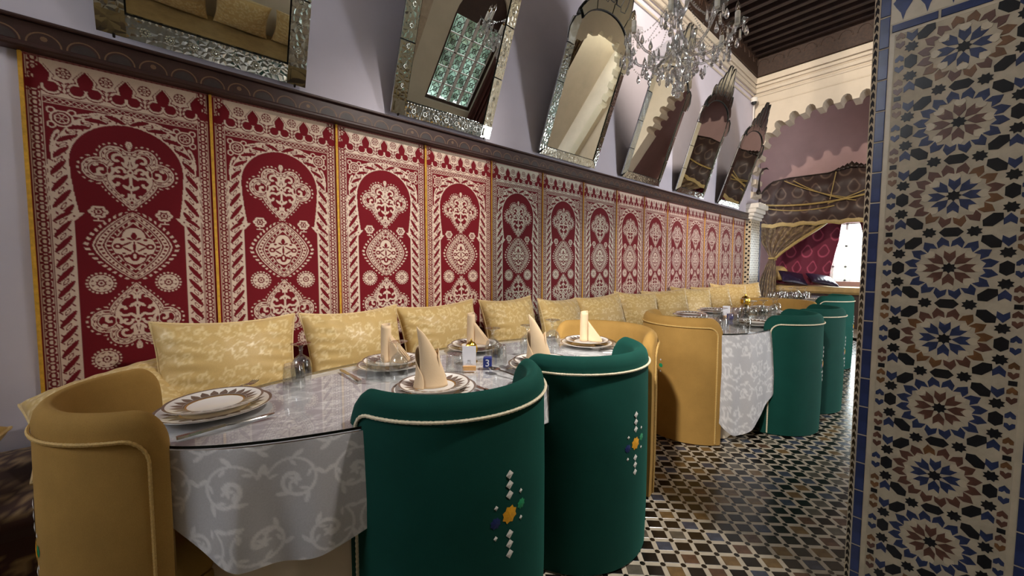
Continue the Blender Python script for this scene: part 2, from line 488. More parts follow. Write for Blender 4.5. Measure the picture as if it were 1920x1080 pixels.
# --- the painted rail above the tapestries
def arc(cx, cz, r, a0, a1, n): return [(cx + r * math.cos(a0 + (a1 - a0) * i / n), cz + r * math.sin(a0 + (a1 - a0) * i / n)) for i in range(n + 1)]
rail = tag(MB().box((3.61, -0.022, 2.055), (8.26, 0.044, 0.09), bev=0.006).build('trim_2', 'rail_wood', smooth=False), kind='structure')
MB().box((3.62, -0.032, 2.004), (8.28, 0.064, 0.022), bev=0.006).build('lower_moulding', 'rail_wood', rail, smooth=False)
MB().box((3.62, -0.03, 2.104), (8.28, 0.06, 0.014), bev=0.004).build('upper_moulding', 'rail_wood', rail, smooth=False)
ln = MB(); lob = MB()
k = 0
x = -0.45
while x < 7.7:
    ro = 0.047
    p = arc(x, 2.022, ro, 0, PI, 12); q = arc(x, 2.022, ro - 0.005, 0, PI, 12)
    V = [(a, -0.0448, b) for a, b in p] + [(a, -0.0448, b) for a, b in q]
    ln.add(V, [(i, i + 1, 14 + i, 13 + i) for i in range(12)])
    if k % 3 == 1:
        ln.add([(x + 0.010 * math.cos(a), -0.0448, 2.044 + 0.010 * math.sin(a)) for a in np.linspace(0, 2 * PI, 9)[:-1]], [tuple(range(8))])
    else:
        s = [(a, b) for a, b in arc(x, 2.022, ro - 0.012, 0, PI, 12)]
        lob.add([(a, -0.0446, b) for a, b in s], [tuple(range(13))])
    x += 0.1035; k += 1
tag(ln.build('painted_scallop_line', 'rail_line', rail, smooth=False), kind='stuff')
tag(lob.build('painted_lobe', 'rail_blue', rail, smooth=False), kind='stuff')

# --- ceiling with cedar boards and beams
ceil = tag(MB().box(((X0 + X1 + .4) / 2, YR / 2, CZ + 0.03), (X1 - X0 + .4, -YR + 0.4, 0.06)).build('ceiling', 'dark_wood', smooth=False), kind='structure')
bm_me = MB().box((0, 0, 0), (0.075, -YR, 0.13), bev=0.01).mesh('beam', 'dark_wood', smooth=False)
x = X0 + 0.3
while x < X1 - 0.05:
    mk('beam', bm_me, ceil, (x, YR / 2, CZ - 0.065)); x += 0.205
fr1 = tag(MB().box(((X0 + X1) / 2, -0.03, 4.735), (X1 - X0, 0.06, 0.43), bev=0.01).build('trim_3', 'frieze_wood', smooth=False), kind='structure')
fr2 = tag(MB().box((X1 - 0.03, YR / 2, 4.735), (0.06, -YR, 0.43), bev=0.01).build('trim_4', 'frieze_wood', smooth=False), kind='structure')
for fr, ax in ((fr1, 0), (fr2, 1)):
    mb = MB()
    rngx = np.arange(X0 + .2, X1, .22) if ax == 0 else np.arange(YR + .2, -.1, .22)
    for q in rngx:
        pts = [(q + 0.085 * math.cos(a), 4.70 + 0.10 * math.sin(a)) for a in np.linspace(0, PI, 9)]
        if ax == 0: mb.tube([(a, -0.062, b) for a, b in pts], 0.009, 5)
        else: mb.tube([(X1 - 0.062, a, b) for a, b in pts], 0.009, 5)
    tag(mb.build('carved_arcade', 'frieze_wood', fr), kind='stuff')

# --- opposite wall with its openings (seen in the mirrors)
def arch_poly(u0, u1, z0, zs, ztop, n=14):
    c = (u0 + u1) / 2; a = (u1 - u0) / 2
    return [(u0, z0), (u1, z0)] + [(c + a * math.cos(PI * i / n), zs + (ztop - zs) * math.sin(PI * i / n)) for i in range(n + 1)]
def scalloped(cx, half, zs, rise, z0, nsc, rs, nexp=4.0, dep=1.25):
    # opening whose arched edge is cut by round notches
    th = np.linspace(0, PI, 2000)
    c, s = np.cos(th), np.sin(th)
    bx = cx + half * np.sign(c) * np.abs(c) ** (2 / nexp); bz = zs + rise * np.abs(s) ** (2 / nexp)
    L = np.concatenate([[0], np.cumsum(np.hypot(np.diff(bx), np.diff(bz)))])
    def at(l):
        l = np.clip(l, 0, L[-1]); return np.array([np.interp(l, L, bx), np.interp(l, L, bz)])
    pts = [(cx + half, z0)]
    for k in range(nsc):
        lc = L[-1] * (k + 0.5) / nsc
        p = at(lc); t = at(lc + .01) - at(lc - .01); t = t / np.linalg.norm(t); nn = np.array([t[1], -t[0]])
        for a in np.linspace(0, PI, 7):
            q = p - t * rs * math.cos(a) + nn * rs * dep * math.sin(a)
            pts.append((float(q[0]), float(q[1])))
    pts.append((cx - half, z0))
    return pts

winA = arch_poly(3.5, 4.5, 0.62, 2.05, 2.62)
winB = arch_poly(0.2, 1.3, 1.05, 2.1, 2.6)
doorC = arch_poly(4.75, 5.75, 0.0, 2.1, 2.6)
arcD = scalloped(6.85, 0.95, 1.9, 1.25, 0.0, 13, 0.075, 2.4)
wr = plate_with_hole([(X0, 0), (8.4, 0), (8.4, CZ), (X0, CZ)], [winA, winB, doorC, arcD], 0.2, lambda u, v, d: (u, YR - d, v), 'wall_right', ['beige_plaster'])
plate_with_hole([(0, 0), (4.3, 0), (4.3, CZ), (0, CZ)], [[(.2, 2.7), (1.5, 2.7), (1.5, 4.2), (.2, 4.2)]], 0.2, lambda u, v, d: (X0 - d, -u, v), 'wall_front', ['beige_plaster'])  # high opening added for the fill light on the pillar
tag(MB().grid(lambda u, v: (-4 + 13 * u, -6.2 + .25 * math.sin(u * 60) * math.sin(v * 14) + .12 * math.sin(u * 190 + v * 40), 3.4 * v), 160, 34).build('added_hedge_screen', simple('hedge_leaves', '#65776a', 0.7, var=0.6, scale=14, bump=0.6, bscale=30)), 'green garden hedge outside the barred windows', 'hedge')  # added backdrop, tall enough to cut the sky light through the windows

def grille_window(name, u0, u1, z0, zs, ztop, cols, rows, curtain):
    w = tag(bpy.data.objects.new(name, None), kind='structure'); col.objects.link(w)
    y = YR - 0.06
    plate_with_hole(arch_poly(u0, u1, z0, zs, ztop), [[(u0 + .06, z0 + .05), (u1 - .06, z0 + .05), (u1 - .06, zs), (u0 + .06, zs)]], 0.05, lambda u, v, d: (u, y - d, v), 'window_frame', ['window_wood'], w)
    dx = (u1 - u0 - .12) / cols; dz = (zs - z0 - .05) / rows
    bar = MB()
    for i in range(1, cols): bar.box((u0 + .06 + dx * i, y - .02, (z0 + .05 + zs) / 2), (0.055, 0.03, zs - z0 - .05))
    for j in range(1, rows): bar.box(((u0 + u1) / 2, y - .02, z0 + .05 + dz * j), (u1 - u0 - .12, 0.03, 0.02))
    bar.build('window_bar', 'white_paint', w, smooth=False)
    pm = MB().box((0, 0, 0), (dx - .02, 0.006, dz - .01)).mesh('pane', 'pane', smooth=False)
    ir = MB()
    a, b = dx * .5 - .03, dz * .5 - .02
    for sx in (-1, 1):
        ir.tube([(sx * a * .2, 0, -b), (sx * a * .9, 0, -b * .5), (0, 0, 0), (sx * a * .9, 0, b * .5), (sx * a * .2, 0, b)], .008, 5)
        ir.tube([(sx * a, 0, -b), (sx * a, 0, b)], .006, 5)
    ir.tube([(a * .45 * math.cos(t), 0, b * .35 * math.sin(t)) for t in np.linspace(0, 2 * PI, 13)[:-1]], .007, 5, closed=True)
    irm = ir.mesh('ironwork', 'bronze')
    for i in range(cols):
        for j in range(rows):
            p = (u0 + .06 + dx * (i + .5), y - .03, z0 + .05 + dz * (j + .5))
            mk('pane', pm, w, p); mk('ironwork', irm, w, (p[0], y - .012, p[2]))
    return w
grille_window('window_1', 3.5, 4.5, 0.62, 2.05, 2.62, 4, 5, True)
grille_window('window_2', 0.2, 1.3, 1.05, 2.1, 2.6, 4, 4, False)
def drape(name, label, P0, P1, z0, z1, folds, amp, mat, tieZ=None, tieU=0.5, tieW=0.3):
    # hanging cloth between two floor points, gathered at a tie when tieZ is given
    P0 = np.array(P0); P1 = np.array(P1); nrm = np.array([-(P1 - P0)[1], (P1 - P0)[0]]); nrm = nrm / np.linalg.norm(nrm)
    nu, nv = 90, 60
    u = np.linspace(0, 1, nu)[None, :].repeat(nv, 0); v = np.linspace(0, 1, nv)[:, None].repeat(nu, 1)
    z = z0 + (z1 - z0) * v
    uu = u.copy()
    if tieZ is not None:
        g = 1 - (1 - tieW) * np.exp(-((z - tieZ) / 0.28) ** 2)
        uu = tieU + (u - tieU) * g
    d = amp * np.sin(u * folds * 2 * PI) + amp * .4 * np.sin(u * folds * 4.7 * PI + 1)
    P = np.stack([P0[0] + (P1 - P0)[0] * uu + nrm[0] * d, P0[1] + (P1 - P0)[1] * uu + nrm[1] * d, z], -1)
    o = mk(name, np_grid_mesh(name, P, scroll(u * 3, v * 5), mat))
    o.modifiers.new('thickness', 'SOLIDIFY').thickness = 0.008
    return tag(o, label, 'curtain')
drape('drape', 'dark brown drape beside the arched window reflected in the mirrors', (4.42, YR + 0.1), (4.85, YR + 0.1), 0.02, 2.5, 5, 0.03, 'brown_curtain')
drape('drape', 'gold drape tied back in the reflected scalloped archway', (5.95, YR - .3), (6.5, YR - .3), 0.02, 3.0, 6, 0.03, 'curtain', 1.55, 0.15, 0.2)
tag(MB().box((6.85, YR - 0.75, 1.8), (2.6, 0.1, 3.6)).box((7.95, YR - .45, 1.8), (.1, .55, 3.6)).build('wall_recess', 'cream_plaster', smooth=False), kind='structure')
# banquette and pale pillows across the room (seen in the first mirror)
ob = thing('banquette', 'low banquette across the room seen in the first mirror', 'sofa', (0.2, YR + 0.4, 0))
MB().box((0, 0, 0.14), (4.2, 0.72, 0.28), bev=.02).build('base', 'sofa', ob)
MB().box((0, 0.01, 0.37), (4.2, 0.74, 0.17), bev=.05).build('seat_cushion', 'bench', ob)

# --- end wall with scalloped arch, alcove behind it
ARCH_C = -1.5
endhole = scalloped(-ARCH_C, 1.42, 2.25, 1.5, 0.0, 23, 0.072, 4.0, 1.5)   # u = -y
plate_with_hole([(-0.15, 0), (4.3, 0), (4.3, CZ), (-0.15, CZ)], [endhole], 0.34, lambda u, v, d: (X1 + d, -u, v), 'wall_back', ['cream_plaster', 'cream_plaster'], reveal=1)
co2 = MB()
for z, h, d in ((4.46, 0.10, 0.05), (4.37, 0.05, 0.035), (4.28, 0.06, 0.045), (4.2, 0.035, 0.025), (4.04, 0.02, 0.012)):
    co2.box((X1 - d / 2, YR / 2, z), (d, -YR, h), bev=0.008)
tag(co2.build('trim_5', 'cream_plaster', smooth=False), kind='structure')
# plain raised band inside the arch
AX = 10.2
alc = MB()
alc.box(((8.2 + AX) / 2, 0.55, 2.2), (AX - 8.2 + .3, 0.1, 4.6)).box(((8.2 + AX) / 2, -3.4, 2.2), (AX - 8.2 + .3, 0.1, 4.6)).box(((8.2 + AX) / 2, -1.4, 4.5), (AX - 8.2 + .3, 4.2, 0.1))
tag(alc.build('wall_alcove', 'pink_lit_plaster', smooth=False), kind='structure')
WIN = (0.85, 1.52, 0.86, 2.05)     # alcove window, -y range and z range
plate_with_hole([(-0.6, 0), (3.5, 0), (3.5, 4.6), (-0.6, 4.6)], [[(WIN[0], WIN[2]), (WIN[1], WIN[2]), (WIN[1], WIN[3]), (WIN[0], WIN[3])]], 0.22, lambda u, v, d: (AX + d, -u, v), 'wall_alcove_back', ['pink_lit_plaster'])
aw = tag(bpy.data.objects.new('window_3', None), kind='structure'); col.objects.link(aw)
mb = MB()
for q in (WIN[0] + .02, (WIN[0] + WIN[1]) / 2 - .12, WIN[1] - .02): mb.box((AX + .1, -q, (WIN[2] + WIN[3]) / 2), (.04, .035, WIN[3] - WIN[2]))
for z in (WIN[2] + .02, 1.16, 1.58, WIN[3] - .02): mb.box((AX + .1, -(WIN[0] + WIN[1]) / 2, z), (.04, WIN[1] - WIN[0], .03))
mb.build('window_frame', 'white_paint', aw, smooth=False)
gr = MB()
for q in np.linspace(WIN[0] + .08, WIN[1] - .08, 6): gr.tube([(AX + .17, -q, WIN[2]), (AX + .17, -q, WIN[3])], .007, 6)
for z in (1.14, 1.56):
    for q in np.linspace(WIN[0] + .13, WIN[1] - .13, 4):
        gr.tube([(AX + .17, -q + .035 * math.cos(t), z + .035 * math.sin(t)) for t in np.linspace(0, 2 * PI, 11)[:-1]], .006, 5, closed=True)
gr.build('iron_grille', 'iron', aw)
MB().box((AX + .06, -(WIN[0] + WIN[1]) / 2, (WIN[2] + WIN[3]) / 2), (.006, WIN[1] - WIN[0], WIN[3] - WIN[2])).build('pane', 'pane', aw, smooth=False)
# tiled jamb and carved impost of the arch beside the tapestries
jamb = tag(MB().box((8.0, -0.045, 1.0), (0.52, 0.088, 2.0)).build('trim_6', 'z_cream', smooth=False), kind='structure')
dm = MB()
dia = [(0.021, 0), (0, 0.021), (-0.021, 0), (0, -0.021)]
mats = []
for i in range(11):
    for j in range(46):
        if (i + j) % 2: continue
        cx, cz = 7.745 + i * 0.0435 + 0.02, 0.04 + j * 0.0425
        dm.add([(cx + a, -0.0895, cz + b) for a, b in dia], [(0, 1, 2, 3)])
        if i < 2: dm.add([(7.7395, -0.024 - i * .042 + a, cz + b) for a, b in dia], [(0, 1, 2, 3)])
tag(dm.build('diamond_tile', 'z_black', jamb, smooth=False), kind='stuff')
MB().box((8.265, -0.048, 1.0), (0.07, 0.09, 1.99)).build('navy_shade_strip', 'z_band', jamb, smooth=False)  # dark strip standing in for the shaded side of the alcove
im = MB()
for kk, (z, h, d) in enumerate(((2.03, .05, .02), (2.09, .06, .04), (2.16, .07, .07), (2.24, .09, .11))):
    im.box((8.0, -0.045 - d / 2, z), (0.53 + d * .3, 0.09 + d, h), bev=.01)
for i in range(3):
    im.lathe([(0.0, 0), (.03, .02), (.04, .06), (.03, .1)], 10, c=(7.86 + i * .12, -.17, 2.2))
tag(im.build('trim_7', 'white_plaster'), kind='structure')

# --- floor: diagonal grid of glazed squares, cream strips and dark dots
FA, FB = 0.0785, 0.0675
e1 = np.array([1, -1]) / math.sqrt(2); e2 = np.array([1, 1]) / math.sqrt(2)
FO = np.array([1.494, -1.731])
floor = tag(MB().box((3.5, YR / 2 + .1, -0.055), (13.8, -YR + 1.4, 0.1)).build('floor', 'grout', smooth=False), kind='structure')
ta, tb = FA - 0.021, FB - 0.019
def tile_mesh(name, a, b, mat, h=0.0035, z0=-0.006):
    mb = MB(); x, y = a / 2, b / 2; e = 0.0015
    V = [(-x, -y, z0), (x, -y, z0), (x, y, z0), (-x, y, z0), (-x, -y, h - .001), (x, -y, h - .001), (x, y, h - .001), (-x, y, h - .001), (-x + e, -y + e, h), (x - e, -y + e, h), (x - e, y - e, h), (-x + e, y - e, h)]
    F = [(8, 9, 10, 11)] + [(r + k, r + (k + 1) % 4, r + 4 + (k + 1) % 4, r + 4 + k) for r in (0, 4) for k in range(4)]
    return mb.add(V, F), F, V
TMATS = ['t_dark', 't_blue', 't_ochre', 't_brown', 't_grey']
T_ME = {m: tile_mesh('tile', ta, tb, m)[0].mesh('tile', m, smooth=False) for m in TMATS}
_, tF, tV = tile_mesh('x', ta, tb, 't_dark')
rot45 = -PI / 4
cells = []
fr_ = np.array(_f); rr_ = np.array(_r2); uu_ = np.array(_u2); cam_ = np.array(CAM)
for i in range(-70, 110):
    for j in range(-70, 110):
        p = FO + e1 * FA * (i + .5) + e2 * FB * (j + .5)
        if not (-0.6 < p[0] < 7.9 and -4.25 < p[1] < -0.35): continue
        if (i + j) % 2 == 0: m = 't_dark'
        else: m = random.choice(['t_blue', 't_blue', 't_ochre', 't_brown', 't_grey', 't_blue', 't_ochre', 't_dark'])
        d = np.array([p[0], p[1], 0]) - cam_
        zc = d @ fr_; vis = False
        if zc > .1:
            px, py = 960 + FPX * (d @ rr_) / zc, 540 - FPX * (d @ uu_) / zc
            vis = 1195 < px < 1605 and 700 < py < 1095
        cells.append((not vis, np.linalg.norm(d), p[0], p[1], m))
cells.sort(key=lambda c: (c[0], c[1]))
cR, sR = math.cos(rot45), math.sin(rot45)
for c in cells[:300]:
    o = mk('tile', T_ME[c[4]], floor, (c[2], c[3], random.uniform(-.0006, .0006)))
    o.rotation_euler = (random.uniform(-.006, .006), random.uniform(-.006, .006), rot45)
rest = MB()
for c in cells[300:]:
    rest.add([(c[2] + x * cR - y * sR, c[3] + x * sR + y * cR, z) for x, y, z in tV], tF, TMATS.index(c[4]))
tag(rest.build('tile_field', TMATS, floor, smooth=False), kind='stuff')
st = MB(); dt = MB()
for i in range(-70, 110):
    for j in range(-70, 110):
        p = FO + e1 * FA * i + e2 * FB * j
        if not (-0.6 < p[0] < 7.9 and -4.25 < p[1] < -0.35): continue
        for q, a, b in ((p + e1 * FA / 2, ta + .004, 0.0185), (p + e2 * FB / 2, 0.0195, tb + .004)):
            st.add([(q[0] + x * cR - y * sR, q[1] + x * sR + y * cR, z) for x, y, z in ((-a / 2, -b / 2, .003), (a / 2, -b / 2, .003), (a / 2, b / 2, .003), (-a / 2, b / 2, .003))], [(0, 1, 2, 3)])
        dt.add([(p[0] + .0108 * math.cos(t), p[1] + .0108 * math.sin(t), .0034) for t in np.linspace(0, 2 * PI, 9)[:-1]], [tuple(range(8))])
tag(st.build('cream_strip_tiles', 't_strip', floor, smooth=False), kind='stuff')
tag(dt.build('dark_dot_tiles', 't_dark', floor, smooth=False), kind='stuff')

# ------------------------------------------------------------------ zellige pillar
PX, PYC, HC = 1.75, -2.41, 0.1076
pil = tag(bpy.data.objects.new('trim_8', None), kind='structure'); col.objects.link(pil)
y0, y1, ch, PZ = -2.227, -2.593, 0.016, CZ
V = [(PX, y0), (PX + ch, y0 + ch), (PX + .36, y0 + ch), (PX + .36, y1 - ch), (PX + ch, y1 - ch), (PX, y1)]
MB().prism(V, 0, 2.25, 0).build('core', 'z_grout', pil, smooth=False)
MB().prism(V, 2.25, PZ, 0).build('upper_shaft', 'z_cream', pil, smooth=False)
# local plane: u to the right (-y), v up; piece meshes lie in (u, v) and stand proud towards -x
PM = Matrix(((0, 0, -1, 0), (-1, 0, 0, 0), (0, 1, 0, 0), (0, 0, 0, 1)))
def at_pillar(u, v, rot=0.0, d=0.0):
    return Matrix.Translation((PX - d, PYC - u, v)) @ PM @ Matrix.Rotation(rot, 4, 'Z')
def star_poly(n, R, r): return [((R if k % 2 == 0 else r) * math.cos(PI * k / n), (R if k % 2 == 0 else r) * math.sin(PI * k / n)) for k in range(2 * n)]
def petal(L, w): return [(0, L * .55), (-w * .5, L * .08), (-w * .46, -L * .45), (0, -L * .18), (w * .46, -L * .45), (w * .5, L * .08)]   # tip +y
def hexa(L, w): return [(-L / 2, 0), (-L * .27, -w / 2), (L * .27, -w / 2), (L / 2, 0), (L * .27, w / 2), (-L * .27, w / 2)]
def heart(L, w): return [(0, L * .5), (-w * .5, L * .05), (-w * .5, -L * .4), (-w * .2, -L * .42), (0, -L * .18), (w * .2, -L * .42), (w * .5, -L * .4), (w * .5, L * .05)]
PROUD = 0.0016
def piece(poly, mat, name): return MB().prism(poly, -0.002, PROUD, inset=0.0006).mesh(name, mat, smooth=False)
SH = {}
for mname in ('z_black',):
    SH['star'] = piece(star_poly(8, .0165, .0112), mname, 'tile')
    SH['hex'] = piece(hexa(.050, .027), mname, 'tile')
    SH['hexv'] = piece(hexa(.044, .027), mname, 'tile')
    SH['sq'] = piece([(-.008, -.007), (.008, -.007), (.008, .007), (-.008, .007)], mname, 'tile')
for mname in ('z_blue', 'z_brown', 'z_ochre'):
    SH['pin', mname] = piece(petal(.038, .0245), mname, 'tile')
    SH['pout', mname] = piece(petal(.033, .0250), mname, 'tile')
    SH['heart', mname] = piece(heart(.023, .020), mname, 'tile')
SH['cream'] = piece([(.012 * math.cos(a), .0125 * math.sin(a)) for a in np.linspace(PI / 6, 2 * PI + PI / 6, 7)[:-1]], 'z_cream', 'tile')
place = []     # (rank, mesh, matrix)
R0 = 0.304
T8 = math.tan(PI / 8)
for kz in range(-1, 8):
    vc = R0 + kz * 0.2153
    even = kz % 2 == 1            # blue heart, brown ring alternate
    inner = 'z_blue' if even else random.choice(['z_brown', 'z_ochre'])
    place.append((0, SH['star'], (0, vc, .0)))
    for a in range(8):
        th = a * PI / 4
        place.append((0, SH['pin', inner], (.0355 * math.cos(th), vc + .0355 * math.sin(th), th + PI / 2)))
        place.append((2, SH['cream'], (.0575 * math.cos(th), vc + .0575 * math.sin(th), th)))
    for a in range(16):
        th = (a + .5) * PI / 8
        om = random.choice(['z_brown', 'z_ochre', 'z_brown']) if even else 'z_blue'
        rr = .0775
        place.append((0, SH['pout', om], (rr * math.cos(th), vc + rr * math.sin(th), th - PI / 2)))
    for sx in (-1, 1):
        for sz in (-1, 1): place.append((0, SH['star'], (sx * HC * 1.0, vc + sz * HC * T8, PI / 8)))
        place.append((0, SH['hexv'], (sx * HC, vc, PI / 2)))
        place.append((0, SH['star'], (sx * HC * T8, vc + HC, PI / 8)))
        for sz in (-1, 1):
            place.append((0, SH['hex'], (sx * HC * .715, vc + sz * HC * .715, PI / 2 + sx * sz * PI / 4)))
            # corner squares and border hearts
            place.append((1, SH['pout', 'z_blue'], (sx * HC * 1.0, vc + sz * HC * .73, PI if sz > 0 else 0)))
            place.append((1, SH['heart', 'z_blue'], (sx * HC * 1.235, vc + sz * .0165, 0 if sz > 0 else PI)))
            place.append((1, SH['heart', random.choice(['z_brown', 'z_ochre'])], (sx * HC * 1.235, vc + sz * .058, PI if sz > 0 else 0)))
            place.append((1, SH['heart', random.choice(['z_brown', 'z_ochre'])], (sx * HC * 1.235, vc + sz * .086, 0 if sz > 0 else PI)))
        place.append((1, SH['sq'], (sx * HC * 1.235, vc + HC, 0)))
    place.append((0, SH['hex'], (0, vc + HC, 0)))
place = [p for p in place if p[2][1] > .02 and p[2][1] < 1.912]
place.sort(key=lambda p: p[0])
for r_, me, (u, v, ro) in place[:300]:
    mk('tile', me, pil, M=at_pillar(u, v, ro, random.uniform(0, .0004)))
rest = MB(); zm = ['z_black', 'z_blue', 'z_brown', 'z_ochre', 'z_cream']
for r_, me, (u, v, ro) in place[300:]:
    mi = [MT[q].name for q in zm].index(me.materials[0].name)
    rest.add([p.co[:] for p in me.vertices], [tuple(f.vertices) for f in me.polygons], mi, at_pillar(u, v, ro))
tag(rest.build('tile_field', zm, pil, smooth=False), kind='stuff')
# framing bands
MB().prism([(-.157, -.0), (-.146, -.0), (-.146, 1.905), (.146, 1.905), (.146, 0), (.157, 0), (.157, 1.912), (-.157, 1.912)], -.001, .0008, M=Matrix.Translation((PX, PYC, 0)) @ PM).build('cream_frame_strip', 'z_cream', pil, smooth=False)
bt = MB().box((0, 0, 0), (.023, .094, .006), bev=.0012).mesh('border_tile', 'z_band', smooth=False)
for s in (-1, 1):
    for k in range(23):
        mk('border_tile', bt, pil, M=at_pillar(s * .1705, .05 + k * .0985 + (0.03 if s > 0 else 0), 0, 0))
bh = MB().box((0, 0, 0), (.098, .0225, .006), bev=.0012).mesh('border_tile', 'z_band', smooth=False)
for k in range(3): mk('border_tile', bh, pil, M=at_pillar(-.104 + k * .104, 1.926, 0, 0))
# blue leaf motifs above the bar
leafp = [(0, -.055), (.006, -.03), (.016, -.012), (.024, .005), (.018, .012), (.022, .03), (.012, .05), (0, .08), (-.012, .05), (-.022, .03), (-.018, .012), (-.024, .005), (-.016, -.012), (-.006, -.03)]
lm = MB().prism(leafp, -.002, .0016).mesh('leaf_tile', 'z_band', smooth=False)
for k in range(6): mk('leaf_tile', lm, pil, M=at_pillar(-.13 + k * .052, 2.0 + .0 * k, 0, 0))
MB().prism([(-.157, 1.942), (.157, 1.942), (.157, 2.25), (-.157, 2.25)], -.001, .0008, M=Matrix.Translation((PX, PYC, 0)) @ PM).build('upper_cream_panel', 'z_cream', pil, smooth=False)
# arrow tiles on the chamfered edge
c45 = math.sqrt(.5)
arrow = [(0, .012), (-.0065, .002), (-.0065, -.013), (0, -.005), (.0065, -.013), (.0065, .002)]
am = MB().prism(arrow, -.001, .0012).mesh('arrow_tile', 'z_black', smooth=False)
CM = Matrix(((c45, 0, -c45, 0), (c45, 0, c45, 0), (0, 1, 0, 0), (0, 0, 0, 1)))
for k in range(84):
    mk('arrow_tile', am, pil, M=Matrix.Translation((PX + ch / 2, y0 + ch / 2, .02 + k * .0268)) @ CM)
# ------------------------------------------------------------------ wall hanging of woven arch panels
PW, PH = 0.578, 1.5
def paint_panel():
    W, H = 578, 1500
    A = np.zeros((H, W), np.float32)
    yy, xx = np.mgrid[0:H, 0:W].astype(np.float32)
    c = (W - 1) / 2
    def box(u0, u1, v0, v1, val): A[int(v0):int(v1), int(u0):int(u1)] = val
    def win(cx, cy, r):
        u0, u1, v0, v1 = int(max(0, cx - r)), int(min(W, cx + r)), int(max(0, cy - r)), int(min(H, cy + r))
        return np.s_[v0:v1, u0:u1]
    def ell(cx, cy, a, b, ang=0, val=1.0):
        s = win(cx, cy, max(a, b) + 2); X, Y = xx[s] - cx, yy[s] - cy
        u = X * math.cos(ang) + Y * math.sin(ang); v = -X * math.sin(ang) + Y * math.cos(ang)
        A[s][((u / a) ** 2 + (v / b) ** 2) < 1] = val
    def ring(cx, cy, r, w, val=1.0):
        s = win(cx, cy, r + w + 2); d = np.hypot(xx[s] - cx, yy[s] - cy); A[s][np.abs(d - r) < w / 2] = val
    def line(pts, w, val=1.0):
        for (x0, y0_), (x1, y1_) in zip(pts[:-1], pts[1:]):
            n = max(2, int(math.hypot(x1 - x0, y1_ - y0_) / 2))
            for t in np.linspace(0, 1, n): ell(x0 + (x1 - x0) * t, y0_ + (y1_ - y0_) * t, w / 2, w / 2, 0, val)
    def curl(cx, cy, r, a0, turn, w, val=1.0):
        for t in np.linspace(0, 1, 26):
            a = a0 + turn * t; rr = r * (1 - .75 * t); ell(cx + rr * math.cos(a), cy + rr * math.sin(a), w / 2, w / 2, 0, val)
    # chain border along the side
    box(12, 50, 0, H, 1)
    for k in range(0, 45):
        v = 14 + k * 34
        ell(31, v, 12, 14, 0, 0); ell(31, v, 6, 8, 0, 1)
        for s in (-1, 1):
            ell(31 + s * 10, v + 17, 7, 3, s * .8, 0); ell(31 + s * 10, v + 17, 7, 3, -s * .8, 0)
    box(14, 17, 0, H, 0); box(45, 48, 0, H, 0)
    # trefoil band
    box(50, W, 0, 150, 1)
    for k in range(6):
        cu = 50 + 119.5 * k
        s = win(cu, 88, 60); X, Y = xx[s] - cu, yy[s] - 88
        d = np.minimum(np.hypot(np.abs(X) - 25, Y - 24) - 21, np.hypot(X, Y + 4) - 20)
        d = np.minimum(d, np.maximum(np.abs(X) * 1.4 + np.abs(Y + 20) - 40, np.abs(X) - 24))
        A[s][d < 0] = 0; A[s][(d > 7) & (d < 11)] = 0
        cu += 59.7
        ell(cu, 52, 21, 22, 0, 0)
        for a in range(8): ell(cu + 14 * math.cos(a * PI / 4), 52 + 14 * math.sin(a * PI / 4), 5, 4, a * PI / 4, 1)
        ell(cu, 52, 6, 6, 0, 1); ell(cu, 52, 3, 3, 0, 0)
        for q in (90, 108, 126):
            ell(cu - 8, q, 8, 3, .6, 0); ell(cu + 8, q, 8, 3, -.6, 0)
    # lattice strip
    box(50, W, 150, 182, 0); box(50, W, 152, 155, 1); box(50, W, 177, 180, 1)
    for k in range(24):
        u = 56 + k * 20
        line([(u, 157), (u + 20, 175)], 3); line([(u + 20, 157), (u, 175)], 3)
    # spandrels
    box(50, W, 182, 640, 0)
    for sx in (0,):
        cu, cv = 98, 232
        ring(cu, cv, 30, 6); ring(cu, cv, 19, 4)
        for a in range(4):
            t = a * PI / 2 + PI / 4
            ring(cu + 40 * math.cos(t), cv + 40 * math.sin(t), 11, 5)
        for a in range(6): line([(cu, cv), (cu + 18 * math.cos(a * PI / 3), cv + 18 * math.sin(a * PI / 3))], 3)
        for (lu, lv, la, ll) in ((165, 205, -.25, 34), (205, 192, -.1, 30), (76, 305, 1.9, 30), (68, 350, 1.7, 26), (150, 228, -.5, 24), (120, 290, -.9, 22)):
            ell(lu, lv, ll, 8, la, 1); ell(lu + 3, lv + 1, ll * .6, 3, la, 0)
    # arch band: inner/outer half widths by height
    v = np.arange(H, dtype=np.float32)
    hin = np.where(v < 400, np.sqrt(np.clip(182 ** 2 - (400 - v) ** 2, 0, None)), 182 - 20 * np.clip((v - 400) / 205, 0, 1) ** 1.6)
    hin = np.where((v > 605) & (v < 640), 148 + (v - 605) * .8, hin)
    hin = np.where(v >= 640, 178, hin)
    hout = np.where(v < 400, np.sqrt(np.clip(226 ** 2 - (400 - v) ** 2, 0, None)), 236.0)
    hout = np.where(v > 640, 237, hout)
    dxc = np.abs(xx - c)
    band = (dxc > hin[:, None]) & (dxc < hout[:, None])
    A[band] = 1
    # along / across coordinates in the band
    th = np.arctan2(400 - yy, dxc)
    up = yy < 400
    sarc = np.where(up, -th * 204, yy - 400)
    acr = np.where(up, np.hypot(dxc, yy - 400) - 204, dxc - (hin[:, None] + hout[:, None]) / 2)
    wid = np.where(up, 22, (hout - hin)[:, None] / 2)
    ph = np.mod(sarc - acr * 1.25, 62) / 62
    leaf = (np.abs(ph - .42) < .25 * np.sqrt(np.clip(1 - (acr / (wid * .86)) ** 2, 0, 1)))
    A[band & leaf] = 0
    vein = (np.abs(ph - .42) < .03) & (np.abs(acr) < wid * .5)
